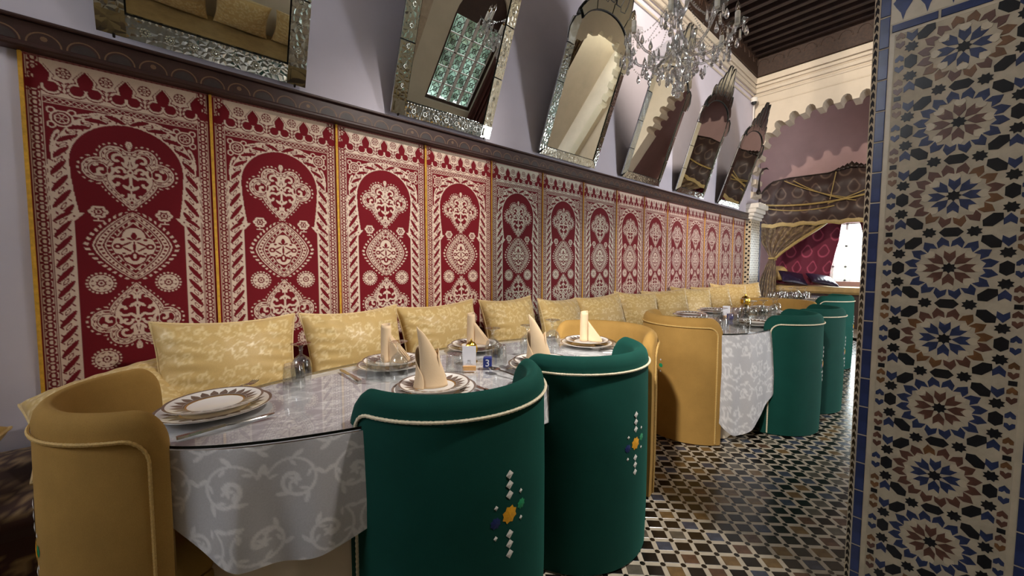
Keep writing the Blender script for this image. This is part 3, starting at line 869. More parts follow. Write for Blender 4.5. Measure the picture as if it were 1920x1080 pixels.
    ph2 = np.mod(sarc - acr * 1.25 + 31, 62) / 62
    dots = (np.hypot((ph2 - .42) * 62, acr) < 10) & (np.hypot((ph2 - .42) * 62, acr) > 6)
    A[band & dots] = 0
    small = (np.abs(np.mod(sarc + acr * .8, 31) - 15) < 3.2) & (np.abs(np.abs(acr) - wid * .62) < 4)
    A[band & small] = 0
    A[(dxc > hin[:, None] - 3) & (dxc < hin[:, None] + 4) & (yy > 215)] = 1
    A[(dxc > hout[:, None] - 1) & (dxc < hout[:, None] + 2) & (yy > 400)] = 0
    for lv in np.arange(430, 640, 36): ell(c - 238, lv, 4, 13, .3, 1)
    # ---- niche motifs
    def palmette(cv, flip):
        X = dxc; Y = (yy - cv) * flip
        s = np.s_[max(0, int(cv - 190)):min(H, int(cv + 190)), :]
        X, Y = X[s], Y[s]
        d = np.hypot(X - 45, Y + 62) - 46
        d = np.minimum(d, np.hypot(X - 96, Y + 2) - 50)
        d = np.minimum(d, np.hypot(X, Y) - 92)
        q = np.clip((Y - 20) / 145, 0, 1); w = 92 * np.cos(q * PI / 2) ** 1.1
        d = np.minimum(d, np.where((Y > 20) & (Y < 165), X - w, 99))
        d = np.minimum(d, np.maximum(X * 2.2 + np.abs(Y + 112) - 22, -99))
        B = A[s]
        B[d < 0] = 0
        B[(d < 0) & (d > -5)] = 1
        B[(d < -5) & (d > -7)] = 0
        B[(d < -7) & (d > -17)] = 1
        ang = np.arctan2(Y, X)
        B[(d < -8) & (d > -14) & (np.cos(ang * 34) > .35)] = 0
        B[(d <= -17) & (d > -20)] = 0
        B[(d <= -20) & (d > -24)] = 1
        ins = d <= -24
        B[ins] = 0
        def el(cx, cy, a, b, an=0, val=1):
            u = (X - cx) * math.cos(an) + (Y - cy) * math.sin(an); vv = -(X - cx) * math.sin(an) + (Y - cy) * math.cos(an)
            B[(((u / a) ** 2 + (vv / b) ** 2) < 1) & ins] = val
        def sp(cx, cy, r, a0, turn, w):
            for t in np.linspace(0, 1, 30):
                aa = a0 + turn * t; rr = r * (1 - .8 * t); el(cx + rr * math.cos(aa), cy + rr * math.sin(aa), w, w)
        el(0, 20, 4, 110)
        sp(38, -52, 30, 2.6, 5.2, 5.5); sp(84, 2, 32, 3.6, -5.0, 5.5); sp(44, 46, 30, 3.9, 5.0, 5.5); sp(26, 104, 20, 3.6, -4.6, 5)
        sp(36, -4, 20, 3.0, 4.6, 5)
        for (cx_, cy_, aa, bb, an_) in ((16, -30, 16, 6, -.9), (62, -26, 15, 6, .6), (66, 26, 16, 6, -.5), (14, 18, 15, 6, .8), (14, 66, 16, 6, -.7), (58, 72, 15, 6, .9), (10, 128, 13, 5, 1.1), (104, -20, 9, 6, .4), (102, 24, 9, 6, -.4), (0, -62, 10, 14, 0), (0, 62, 9, 13, 0), (0, 0, 11, 12, 0)):
            el(cx_, cy_, aa, bb, an_)
        el(0, 0, 4, 5, 0, 0); el(0, 62, 3, 6, 0, 0); el(0, -62, 3, 6, 0, 0)
        B[(d > 7) & (d < 13) & (np.cos(ang * 46) > .3)] = 1
        t = (np.abs(X) < 9) & (np.abs(Y + 122) < 14); B[t & (np.hypot(X, Y + 122) < 11) & (np.hypot(X, Y + 122) > 5)] = 1
    palmette(418, 1)
    palmette(1062, -1)
    def ogee(cv):
        s = np.s_[int(cv - 165):int(cv + 165), :]
        X, Y = dxc[s], yy[s] - cv; B = A[s]
        t = np.clip(np.abs(Y) / 148, 0, 1)
        w = 128 * (np.cos(t * PI / 2) ** .75) * (1 - .22 * t)
        d = (X - w) * .72
        B[d < 0] = 0
        for a, b, val in ((-4, 0, 1), (-8, -4, 0), (-22, -8, 1), (-26, -22, 0), (-29, -26, 1), (-41, -29, 0), (-45, -41, 1)): B[(d <= b) & (d > a)] = val
        ang = np.arctan2(Y, X)
        B[(d < -11) & (d > -19) & (np.cos(ang * 38) > .1)] = 0
        B[(d < -31) & (d > -39) & (np.cos(ang * 26) > .5)] = 1
        quat = np.minimum(np.hypot(X - 42, Y) - 36, np.hypot(X, np.abs(Y) - 44) - 36)
        quat = np.minimum(quat, np.maximum(X, np.abs(Y)) - 40)
        B[(quat < 6) & (quat > 0) & (d < -41)] = 0
        ins = (quat <= 0) & (d < -41)
        B[ins] = 1
        def el(cx, cy, a, b, an=0, val=0):
            u = (X - cx) * math.cos(an) + (Y - cy) * math.sin(an); vv = -(X - cx) * math.sin(an) + (Y - cy) * math.cos(an)
            B[(((u / a) ** 2 + (vv / b) ** 2) < 1) & ins] = val
        el(0, -44, 9, 17); el(14, -32, 12, 4, -.5); el(52, 2, 15, 13); el(52, 2, 6, 5, 0, 1); el(26, -8, 20, 4, .5); el(24, 14, 18, 4, -.6)
        el(0, 46, 16, 20); el(0, 44, 5, 12, 0, 1); el(24, 44, 12, 6, .5); el(0, 4, 4, 26); el(36, -28, 7, 6); el(34, 32, 6, 5)
        B[(d > 8) & (d < 19) & (np.cos(ang * 40 + d * .12) > .05)] = 1
    ogee(738)
    for cu, cv in ((c - 104, 596),):
        for a in range(6): ell(cu + 17 * math.cos(a * PI / 3), cv + 15 * math.sin(a * PI / 3), 13, 12, 0, 1)
        ell(cu, cv, 15, 14, 0, 0); ell(cu, cv, 10, 9, 0, 1); ell(cu, cv, 5, 6, 0, 0)
        for a in range(6): ell(cu + 19 * math.cos(a * PI / 3), cv + 17 * math.sin(a * PI / 3), 3, 3, 0, 0)
        box(cu - 3, cu + 3, cv + 26, cv + 38, 1); box(cu - 16, cu + 16, cv + 36, cv + 41, 1)
    for cu, cv in ((c - 108, 900), (c - 104, 1228)):
        for a in range(20): ell(cu + 43 * math.cos(a * PI / 10), cv + 43 * math.sin(a * PI / 10), 4, 4, 0, 1)
        ring(cu, cv, 33, 6)
        for a in range(8): ell(cu + 22 * math.cos(a * PI / 4), cv + 22 * math.sin(a * PI / 4), 9, 8, 0, 1)
        ell(cu, cv, 14, 15, 0, 0); ell(cu, cv, 9, 11, 0, 1); ell(cu, cv, 4, 6, 0, 0)
    half = A[:, :W // 2]
    A = np.concatenate([half, half[:, ::-1]], 1)
    A[:9 + 0, :] = 0
    jag = (np.sin(np.arange(W) * .35) * 3 + 8).astype(int)
    for u in range(W): A[:jag[u], u] = 0.15
    return A

PAN = paint_panel()
NU, NV = 236, 610
uu = np.linspace(0, 1, NU); vv = np.linspace(0, 1, NV)
ui = np.clip((uu * 577).round().astype(int), 0, 577); vi = np.clip((vv * 1499).round().astype(int), 0, 1499)
pat = PAN[np.ix_(vi, ui)]
# light smoothing so that the threads read as woven
k1 = np.pad(pat, 1, mode='edge')
pat = .8 * pat + .05 * (k1[:-2, 1:-1] + k1[2:, 1:-1] + k1[1:-1, :-2] + k1[1:-1, 2:])
U, V = np.meshgrid(uu, vv)
P = np.stack([U * (PW - .006) + .003, -0.012 - .004 * np.sin(V * 9 + U * 3) * V - .003 * np.sin(U * 2 * PI) * V, -V * PH], -1)
pan_me = np_grid_mesh('panel', P[:, ::1], pat, 'tapestry')
hang = thing('wall_hanging', 'long red and cream woven wall hanging of fourteen arch panels below the rail', 'tapestry', (-0.418, 0, 1.992))
tints = [(.86, .82, .80), (.9, .88, .86), (1.0, 1.0, 1.0), (1.05, 1.02, 1.0), (.72, .86, .90), (.72, .84, .88), (.74, .84, .86), (.9, .9, .9), (.92, .9, .92), (.9, .86, .9), (.88, .84, .88), (.84, .8, .84), (.8, .78, .82), (.78, .76, .8)]
brd = MB().box((0, -.016, -PH / 2), (.011, .010, PH), bev=.003).mesh('yellow_braid', 'braid')
brn = MB().box((0, -.015, -PH / 2), (.005, .008, PH), bev=.002).mesh('yellow_braid', 'braid')
for n in range(14):
    o = mk('panel', pan_me, hang, (n * PW, 0, 0)); o.color = (*tints[n], 1)
    mk('yellow_braid', brd if n < 4 else brn, hang, (n * PW + (.004 if n == 0 else 0), 0, 0))
mk('yellow_braid', brn, hang, (14 * PW - .004, 0, 0))
MB().box((7 * PW, -.004, -PH / 2), (14 * PW, .006, PH)).build('backing_cloth', 'brown_curtain', hang, smooth=False)

# ------------------------------------------------------------------ mirrors leaning from the wall
TILT = {1: 25.5, 2: 23.4, 3: 21.6, 4: 20.0, 5: 18.0, 6: 19.2}
def bevel_strip(mb, p, q, w0, n_in, depth0=.012, depth1=.026, mat=0):
    # one bevelled mirror strip from p to q (xz), outer edge on the line, inner edge w0 towards n_in
    (x0, z0), (x1, z1) = p, q
    a = [(x0, z0, 0), (x1, z1, 0), (x1, z1, -depth0), (x0, z0, -depth0)]
    ix0, iz0, ix1, iz1 = n_in
    V = [(x0, 0, z0), (x1, 0, z1), (ix1, 0, iz1), (ix0, 0, iz0), (x0, -depth0, z0), (x1, -depth0, z1), (ix1, -depth1, iz1), (ix0, -depth1, iz0)]
    mb.add(V, [(0, 1, 2, 3), (7, 6, 5, 4), (0, 4, 5, 1), (1, 5, 6, 2), (2, 6, 7, 3), (3, 7, 4, 0)], mat)
def plate(mb, poly, y0_, y1_, mat=0):
    n = len(poly)
    V = [(p[0], y0_, p[1]) for p in poly] + [(p[0], y1_, p[1]) for p in poly]
    mb.add(V, [tuple(n + i for i in range(n)), tuple(range(n - 1, -1, -1))] + [(i, (i + 1) % n, n + (i + 1) % n, n + i) for i in range(n)], mat)
def mirror_root(n, cx, label):
    t = thing('wall_mirror', label, 'mirror', (cx, -0.035, 2.142), 0, 'mirrors leaning from the wall above the rail')
    t.rotation_euler = (math.radians(TILT[n]), 0, 0)
    return t
def studs(root, pts, r=.006):
    me = MB().lathe([(0.0005, -.004), (r * .8, -.003), (r, 0)], 8, M=Matrix.Rotation(PI / 2, 4, 'X') @ Matrix.Scale(-1, 4, (0, 0, 1)) if False else Matrix(((1, 0, 0, 0), (0, 0, 1, 0), (0, 1, 0, 0), (0, 0, 0, 1)))).mesh('stud', 'stud')
    for p in pts: mk('stud', me, root, (p[0], p[1], p[2]))
def flower(mb, cx, cz, y, r):
    for k in range(8):
        a = k * PI / 4
        mb.lathe([(.0004, .003), (r * .28, .0018), (r * .32, 0)], 8, M=Matrix.Translation((cx + r * .62 * math.cos(a), y, cz + r * .62 * math.sin(a))) @ Matrix(((1, 0, 0, 0), (0, 0, -1, 0), (0, 1, 0, 0), (0, 0, 0, 1))))
    mb.lathe([(.0004, .005), (r * .24, .003), (r * .3, 0)], 8, M=Matrix.Translation((cx, y, cz)) @ Matrix(((1, 0, 0, 0), (0, 0, -1, 0), (0, 1, 0, 0), (0, 0, 0, 1))))
def rect_mirror(n, cx, w, h, fw, label):
    t = mirror_root(n, cx, label)
    x = w / 2
    MB().box((0, .004, h / 2), (w - .006, .016, h - .006)).build('backing_board', 'mirror_back', t, smooth=False)
    MB().box((0, -.012, h / 2), (w - 2 * fw - .012, .012, h - 2 * fw - .012), bev=.004).build('mirror_glass', 'mirror', t, smooth=False)
    g = .003
    for a, b, i in (((-x + fw, 0), (x - fw, 0), (-x + fw, fw, x - fw, fw)), ((x - fw, h), (-x + fw, h), (x - fw, h - fw, -x + fw, h - fw)),
                    ((-x, h - fw), (-x, fw), (-x + fw, h - fw, -x + fw, fw)), ((x, fw), (x, h - fw), (x - fw, fw, x - fw, h - fw))):
        m = MB()
        seg = 3 if abs(a[1] - b[1]) > .2 else 1
        for s in range(seg):
            f0, f1 = s / seg + (.004 if s else 0), (s + 1) / seg - (.004 if s < seg - 1 else 0)
            L = lambda p, q, f: (p[0] + (q[0] - p[0]) * f, p[1] + (q[1] - p[1]) * f)
            p, q = L(a, b, f0), L(a, b, f1); ip, iq = L(i[:2], i[2:], f0), L(i[:2], i[2:], f1)
            bevel_strip(m, p, q, fw, (*ip, *iq))
        m.build('frame_strip', 'frame_mirror', t, smooth=False)
    for sx in (-1, 1):
        for z in (fw / 2, h - fw / 2):
            m = MB(); c0 = sx * (x - fw / 2)
            e = fw / 2
            plate(m, [(c0 - e, z - e), (c0 + e, z - e), (c0 + e, z + e), (c0 - e, z + e)], 0, -.018)
            plate(m, [(c0 + e * .9 * math.cos(k * PI / 4) * (1 if k % 2 else .75), z + e * .9 * math.sin(k * PI / 4) * (1 if k % 2 else .75)) for k in range(8)], -.018, -.028)
            m.build('corner_block', 'frame_plain', t, smooth=False)
    pts = [(-x + fw + .012 + k * .0215, -.0265, fw - .004) for k in range(int((w - 2 * fw - .02) / .0215))]
    studs(t, pts, .0055)
    m = MB()
    for k in range(7): flower(m, -x + fw + .06 + k * (w - 2 * fw - .12) / 6, fw * .45, -.019, .021)
    for sx in (-1, 1):
        for k in range(8): flower(m, sx * (x - fw * .55), fw + .08 + k * .11, -.019, .018)
    tag(m.build('engraved_flower', 'frame_plain', t), kind='stuff')
    mm = MB()
    for sx in (-1, 1): mm.tube([(sx * (x - .05), .0, .004), (sx * (x - .05), -.014, -.008), (sx * (x - .05), -.022, .004)], .005, 6)
    mm.build('hanging_clip', 'bronze', t)
    return t
rect_mirror(1, 0.184, 0.775, 1.1, .088, 'wide Venetian mirror with studded floral frame, nearest the camera at upper left')
rect_mirror(2, 1.45, 0.785, 1.15, .085, 'tall engraved rectangular mirror reflecting a barred window, second from the left')

def arch_mirror(n, cx, w, hs, rise, label, crest=True):
    t = mirror_root(n, cx, label)
    x = w / 2; fw = .068
    outl = [(-x, 0), (x, 0), (x, hs)] + [(x * .94 * math.cos(a), hs + rise * math.sin(a)) for a in np.linspace(0, PI, 13)] + [(-x, hs)]
    m = MB(); plate(m, [(p[0] * .985, p[1] * .995 + .003) for p in outl], .008, -.004); m.build('backing_board', 'mirror_back', t, smooth=False)
    xi = x - fw - .006
    gl = [(-xi, fw + .006), (xi, fw + .006), (xi, hs * .96)] + [(xi * math.cos(a), hs * .96 + (rise - fw) * math.sin(a)) for a in np.linspace(0, PI, 17)[1:-1]] + [(-xi, hs * .96)]
    m = MB(); plate(m, gl, -.004, -.016); m.build('mirror_glass', 'mirror', t, smooth=False)
    m = MB(); bevel_strip(m, (-x + .004, 0), (x - .004, 0), fw, (-x + fw, fw, x - fw, fw), .018, .018); m.build('frame_strip', 'frame_mirror', t, smooth=False)
    for sx in (-1, 1):
        for k in range(3):
            z0_, z1_ = fw * .3 + (hs * .82 - fw * .3) * k / 3 + .003, fw * .3 + (hs * .82 - fw * .3) * (k + 1) / 3 - .003
            m = MB(); a, b = (sx * x, z0_), (sx * x, z1_)
            ii = (sx * (x - fw), max(z0_, fw + .003), sx * (x - fw), z1_)
            if sx < 0: bevel_strip(m, b, a, fw, (ii[2], ii[3], ii[0], ii[1]))
            else: bevel_strip(m, a, b, fw, ii)
            m.build('frame_strip', 'frame_plain' if n > 3 else 'frame_mirror', t, smooth=False)
        # shoulder leaf
        m = MB(); z = hs * .82
        plate(m, [(sx * (x + .0), z + .004), (sx * (x + .03), z + .09), (sx * (x + .015), z + .17), (sx * (x - .05), z + .215), (sx * (x - .085), z + .17), (sx * (x - fw), z + .1), (sx * (x - fw), z + .004)][::(1 if sx > 0 else -1)], -.006, -.022)
        m.build('shoulder_leaf', 'frame_plain', t, smooth=False)
        m = MB()
        m.tube([(sx * (x + .02), -.024, z + .02), (sx * (x + .03), -.026, z + .1), (sx * (x - .005), -.026, z + .18), (sx * (x - .05), -.024, z + .21)], .0045, 5)
        m.build('dark_outline', 'mirror_back', t)
    # arched band
    for k in range(4):
        a0, a1 = PI * (.1 + .8 * k / 4) + .015, PI * (.1 + .8 * (k + 1) / 4) - .015
        po = [(x * .92 * math.cos(a), hs * .97 + rise * 1.12 * math.sin(a)) for a in np.linspace(a0, a1, 6)]
        pi_ = [(xi * .98 * math.cos(a), hs * .96 + (rise - fw * .8) * math.sin(a)) for a in np.linspace(a1, a0, 6)]
        m = MB(); plate(m, po + pi_, -.006, -.024); m.build('arch_band', 'frame_plain', t, smooth=False)
    m = MB(); m.tube([(xi * 1.0 * math.cos(a), -.024, hs * .96 + (rise - fw * .85) * math.sin(a)) for a in np.linspace(.25, PI - .25, 20)], .0045, 5); m.build('dark_outline', 'mirror_back', t)
    # crest of curling leaves
    top = hs * .97 + rise * 1.08
    for sx in (-1, 1):
        for (bx, bz, L, an, wd) in ((.045, -.01, .33, -.03, .10), (.12, -.03, .27, -.16, .105), (.20, -.07, .22, -.24, .10), (.28, -.13, .18, -.22, .09)):
            ca, sa = math.sin(an), math.cos(an)
            pts = []
            for f, wv in ((0, .55), (.2, .95), (.45, 1.05), (.7, .85), (.88, .5), (.97, .2), (1.0, 0.05)):
                pts.append((f, wv))
            left = [(bx + ca * L * f - sa * wd * .5 * wv + .03 * f * f, bz + sa * L * f + ca * wd * .5 * wv) for f, wv in pts]
            right = [(bx + ca * L * f + sa * wd * .5 * wv + .03 * f * f, bz + sa * L * f - ca * wd * .5 * wv) for f, wv in pts[:-1]]
            poly = [(sx * px, top + pz) for px, pz in left + right[::-1]]
            if sx > 0: poly = poly[::-1]
            kk_ = .004 * round(bx * 14); m = MB(); plate(m, poly, -.004, -.030 + kk_); lf = m.build('crest_leaf', 'frame_plain', t, smooth=False)
            m = MB(); m.tube([(px, -.030 + kk_, pz) for px, pz in poly], .0042, 5, closed=True); m.build('dark_outline', 'mirror_back', lf)
    m = MB(); plate(m, [(-.035, top - .01), (.035, top - .01), (.04, top + .1), (.02, top + .22), (.0, top + .33), (-.02, top + .22), (-.04, top + .1)], -.004, -.022)
    m.build('crest_leaf', 'frame_plain', t, smooth=False)
    return t
arch_mirror(3, 2.785, 0.80, 1.04, .25, 'arched mirror with leafy crest left of the chandelier, third from the left')
arch_mirror(4, 4.07, 0.82, 1.04, .24, 'arched mirror half hidden behind the crystal chandelier')
arch_mirror(5, 5.345, 0.86, 1.04, .25, 'arched mirror with flame-like crest just right of the chandelier')
arch_mirror(6, 6.757, 0.90, 1.0, .24, 'arched mirror nearest the alcove, last along the wall')
# ------------------------------------------------------------------ banquette
sofa = thing('banquette', 'long banquette sofa running below the red wall hanging', 'sofa', (0, 0, 0))
def sofa_front(u, v):
    return (-3.1 + 11.0 * u, -0.60, 0.02 + 0.36 * v)
ug, vg = np.meshgrid(np.linspace(0, 1, 700), np.linspace(0, 1, 30))
P = np.stack([-3.1 + 10.9 * ug, -0.60 + 0 * ug, 0.02 + .33 * vg], -1)
mk('brocade_front', np_grid_mesh('brocade_front', P, scroll(ug * 34, vg * 1.1), 'sofa'), sofa)
MB().box((2.35, -0.305, 0.18), (10.9, 0.58, 0.33)).build('base', 'brown_curtain', sofa, smooth=False)
P = np.stack([-3.1 + 10.9 * ug, np.interp(vg, [0, .12, .25, .8, 1], [-.60, -.635, -.62, -.1, -.03]), np.interp(vg, [0, .12, .25, .8, 1], [.35, .40, .445, .455, .45])], -1)
mk('seat_cushion', np_grid_mesh('seat_cushion', P, scroll(ug * 34, vg * 1.8), 'sofa'), sofa)

# ------------------------------------------------------------------ pillows
def pillow_mesh(name, w, h, T, seed, mat='pillow', n=70, ps=3.2):
    r = np.random.default_rng(seed)
    a = np.linspace(-1, 1, n); X, Y = np.meshgrid(a, a)
    def outline(X, Y):
        px = w / 2 * X * (1 - .10 * (1 - Y ** 2)); py = h / 2 * Y * (1 - .11 * (1 - X ** 2))
        return px, py
    px, py = outline(X, Y)
    edge = ((1 - X ** 2) * (1 - Y ** 2)).clip(0)
    t = T / 2 * edge ** .42
    wr = .004 * np.sin(Y * 26 + X * 5 + r.uniform(0, 6)) * (np.abs(X) ** 3) * (1 - np.abs(X)) * 6 + .003 * np.sin(X * 22 + Y * 4 + r.uniform(0, 6)) * (np.abs(Y) ** 3) * (1 - np.abs(Y)) * 6
    wr += .006 * np.sin(X * 3 + r.uniform(0, 6)) * np.sin(Y * 3.3 + r.uniform(0, 6)) * edge
    p = scroll(px * ps + r.uniform(0, 1), py * ps + r.uniform(0, 1))
    front = np.stack([px, -(t + wr * (edge > 0)), py], -1); back = np.stack([px, t, py], -1)
    P = np.concatenate([front, back[::-1]], 0); A = np.concatenate([p, p[::-1]], 0)
    me = np_grid_mesh(name, P, A, mat)
    pts = []
    for k in range(n): pts.append(front[0, k])
    for k in range(1, n): pts.append(front[k, -1])
    for k in range(1, n): pts.append(front[-1, n - 1 - k])
    for k in range(1, n - 1): pts.append(front[n - 1 - k, 0])
    pm = MB().tube([tuple(q) for q in pts], .0055, 6, closed=True).mesh('piping', 'piping')
    return me, pm
PM_ = [pillow_mesh('cover', .56, .47, .235, 11 + i, ps=5.2) for i in range(3)]
def pillow(label, loc, rot, var=0, sx=1.0, sz=1.0, group='gold pillows along the banquette'):
    t = thing('throw_pillow', label, 'pillow', loc, 0, group)
    t.rotation_euler = rot
    t.scale = (sx, 1, sz)
    mk('cover', PM_[var % 3][0], t); mk('piping', PM_[var % 3][1], t)
    return t
R = math.radians
# centre x, yaw, lean, roll, width scale
ords = ['nearest the camera behind the empty plate', 'second from the left, left of the rolled napkin', 'third from the left, behind the card stand', 'fourth from the left, behind the back napkin',
        'fifth from the left, behind the two goblets', 'sixth from the left, behind the far napkin', 'seventh from the left, above the second mustard chair', 'eighth from the left, above the third mustard chair',
        'ninth from the left, behind the second table', 'tenth from the left, behind the second table', 'second last along the wall', 'last along the wall next to the tiled jamb']
PL = [(.185, -2, .98, 1), (.755, -2, .97, -1), (1.30, 2, 1.02, -2), (1.90, 4, .88, -1), (2.485, -4, .96, 3), (3.06, 10, 1.02, -3), (3.70, 20, .98, 3), (4.35, 30, 1.05, -3), (5.03, 32, 1.02, 3), (5.70, 34, 1.04, -3), (6.35, 34, 1.06, 3), (7.03, 36, 1.04, -2)]
for i, (cx, yaw, ws, rl) in enumerate(PL):
    sz = 1.04 if i < 4 else .96
    pillow('gold damask pillow leaning on the wall, ' + ords[i], (cx, -0.25, .455 + .225 * sz), (R(-17), R(rl), R(-yaw)), i, ws, sz)
pillow('gold damask pillow lying flat in the corner behind the nearest mustard chair', (-0.20, -0.27, 0.605), (R(-62), R(-14), R(6)), 1, .80, .86)
pillow('gold damask pillow slumped at the lower left beside the nearest mustard chair', (-0.70, -0.42, 0.545), (R(-80), R(-4), R(-8)), 2, .8, .9)
# pale pillows across the room
for i in range(5):
    pillow('gold damask pillow on the far banquette, number %s in the reflection' % ['one', 'two', 'three', 'four', 'five'][i], (-1.1 + i * .62, YR + 0.28, .69), (R(17), 0, PI + R(random.uniform(-6, 6))), i, 1, 1, 'pillows seen in the mirror')

# ------------------------------------------------------------------ tub chairs
CH_A, CH_B, CH_N, CH_H = 0.323, 0.326, 2.0, 0.836
_th = np.linspace(-1.487, 1.487, 1200)
_px = CH_A * np.sign(np.sin(_th)) * np.abs(np.sin(_th)) ** (2 / CH_N); _py = -CH_B * np.abs(np.cos(_th)) ** (2 / CH_N)
_L = np.concatenate([[0], np.cumsum(np.hypot(np.diff(_px), np.diff(_py)))]); CH_L = _L[-1]
def chair_pt(s, off=0.0):
    # s: arc length from the left arm end, off: outward offset
    x, y = np.interp(s, _L, _px), np.interp(s, _L, _py)
    e = .012
    tx, ty = np.interp(s + e, _L, _px) - np.interp(s - e, _L, _px), np.interp(s + e, _L, _py) - np.interp(s - e, _L, _py)
    l = math.hypot(tx, ty)
    return x + ty / l * off, y - tx / l * off
def chair_h(s):
    d = min(s, CH_L - s); rc = .085
    return CH_H if d >= rc else CH_H - rc + math.sqrt(max(0, rc * rc - (rc - d) ** 2))
def make_chair(body, rope, label):
    t = thing('tub_chair', label, 'chair', (0, 0, 0), 0, 'velvet tub chairs around the tables')
    mb = MB(); V = []; F = []
    th = .062
    ss = np.unique(np.concatenate([CH_L / 2 - (CH_L / 2) * np.sin(np.linspace(-PI / 2, PI / 2, 64)) ** 1.0, [0, CH_L]]))
    prof = [(0, .012), (-.0, .0), (0, -.04), (-.006, -.02), (-.018, -.006), (-.031, 0), (-.044, -.006), (-.056, -.02), (-.062, -.04), (-.062, .0), (-.062, .012)]
    for s in ss:
        h = chair_h(s)
        sec = [(0, .012), (.004, .2), (.004, .5), (0, h - .04), (-.006, h - .02), (-.018, h - .006), (-.031, h), (-.044, h - .006), (-.056, h - .02), (-.062, h - .04), (-.062, .5), (-.062, .012)]
        for o, z in sec:
            x, y = chair_pt(s, o); V.append((x, y, z))
    n = len(sec)
    for i in range(len(ss) - 1):
        for k in range(n):
            F.append((i * n + k, i * n + (k + 1) % n, (i + 1) * n + (k + 1) % n, (i + 1) * n + k))
    F.append(tuple(range(n))); F.append(tuple((len(ss) - 1) * n + k for k in range(n - 1, -1, -1)))
    mb.add(V, F)
    mb.build('back_shell', body, t, angle=60)
    # rope piping
    dev = [(.042, z) for z in np.linspace(.02, CH_H - .12, 60)]
    dev += [(.042 + .06 * (1 - math.cos(a)), CH_H - .12 + .06 * math.sin(a)) for a in np.linspace(0, PI / 2, 14)[1:]]
    m_ = [(s, CH_H - .06) for s in np.linspace(.102, CH_L - .102, 130)[1:-1]]
    dev = dev + m_ + [(CH_L - a, b) for a, b in dev[::-1]]
    pts = []
    for s, z in dev:
        x, y = chair_pt(s, .006); pts.append((x, y, z))
    fine = []
    for p, q in zip(pts[:-1], pts[1:]):
        d = math.dist(p, q); k = max(1, int(d / .0032))
        for f in range(k): fine.append(tuple(p[i] + (q[i] - p[i]) * f / k for i in range(3)))
    mb = MB(); mb.tube(fine, .0047, 6, rope=.16, rope_k=420.0); mb.build('rope_piping', rope, t)
    # seat
    def ring(sc, z, yc=-.045, a=.250, b=.210):
        out = []
        for k in range(40):
            q = 2 * PI * k / 40; c_, s_ = math.cos(q), math.sin(q)
            out.append((sc * a * np.sign(c_) * abs(c_) ** (2 / 2.3), yc + sc * b * np.sign(s_) * abs(s_) ** (2 / 2.4), z))
        return out
    def stack(levels, name):
        mb = MB(); V = []
        for sc, z in levels: V += ring(sc, z)
        F = [(i * 40 + k, i * 40 + (k + 1) % 40, (i + 1) * 40 + (k + 1) % 40, (i + 1) * 40 + k) for i in range(len(levels) - 1) for k in range(40)]
        F += [tuple(range(39, -1, -1)), tuple((len(levels) - 1) * 40 + k for k in range(40))]
        mb.add(V, F); return mb.build(name, body, t, angle=50)
    stack([(.97, .008), (1.0, .03), (1.0, .33), (.985, .345)], 'seat_base')
    stack([(.96, .347), (.995, .36), (1.0, .41), (.97, .44), (.88, .455), (.5, .462), (.05, .464)], 'seat_cushion')
    # embroidery on the outside of the back
    def emb(name, cu, cz, poly, mat, hgt=.0022):
        mb = MB(); V = []
        cu += .01 if body == 'green' else .05; x, y = chair_pt(CH_L / 2 + cu, .0045 + hgt); V.append((x, y, cz))
        for a, b in poly:
            x, y = chair_pt(CH_L / 2 + cu + a, .0048); V.append((x, y, cz + b))
        n = len(poly)
        mb.add(V, [(0, 1 + k, 1 + (k + 1) % n) for k in range(n)])
        o = mb.build(name, mat, t, smooth=False)
        return o
    dm = lambda w, h: [(w / 2, 0), (0, h / 2), (-w / 2, 0), (0, -h / 2)]
    star = lambda r: [((r if k % 2 else r * .78) * math.cos(k * PI / 8), (r if k % 2 else r * .78) * math.sin(k * PI / 8)) for k in range(16)]
    zc = .487
    for k in (0, 1, 2):
        emb('embroidered_diamond', 0, zc + .052 + .0285 * (k) + .004, dm(.026, .027), 'thread_white')
        emb('embroidered_diamond', 0, zc - .052 - .0285 * (k) - .004, dm(.026, .027), 'thread_white')
    emb('embroidered_star', 0, zc, star(.026), 'thread_orange')
    emb('embroidered_star', -.046, zc - .008, star(.017), 'thread_blue')
    emb('embroidered_star', .044, zc + .012, star(.016), 'thread_green')
    for cu, cz in ((-.044, .034), (-.046, -.05), (.042, .05), (.042, -.028)): emb('embroidered_diamond', cu, zc + cz, dm(.013, .015), 'thread_white')
    return t
gchair = make_chair('green', 'rope', 'green velvet tub chair nearest the camera in the centre foreground')
ychair = make_chair('yellow', 'rope_gold', 'mustard velvet tub chair at the near end of the first table, lower left')
def put(src, first, loc, rz, label, s=(1, 1, 1)):
    o = src if first else copy_tree(src, label=label)
    o.location = loc; o.rotation_euler = (0, 0, R(rz)); o.scale = s
    return o
put(gchair, True, (.675, -1.309, 0), -3.3, None)
put(gchair, False, (1.315, -1.313, 0), -3.1, 'second green velvet tub chair beside the nearest one at the first table')
put(gchair, False, (3.345, -1.54, 0), 5, 'green velvet tub chair on the aisle side of the second table, nearer one')
put(gchair, False, (3.98, -1.575, 0), 3, 'green velvet tub chair on the aisle side of the second table, farther one')
put(gchair, False, (5.75, -1.42, 0), 0, 'green velvet tub chair at the third table, half hidden by the tiled pillar')
put(ychair, True, (-.018, -.927, 0), -87.2, None, (.898, .79, 1))
put(ychair, False, (1.71, -1.15, 0), 90, 'mustard velvet tub chair at the far end of the first table behind the green chairs', (1.0, 1.0, 1))
put(ychair, False, (2.77, -1.214, 0), -116, 'mustard velvet tub chair at the near end of the second table, rope down its side')
put(ychair, False, (4.44, -1.32, 0), 90, 'mustard velvet tub chair at the far end of the second table')

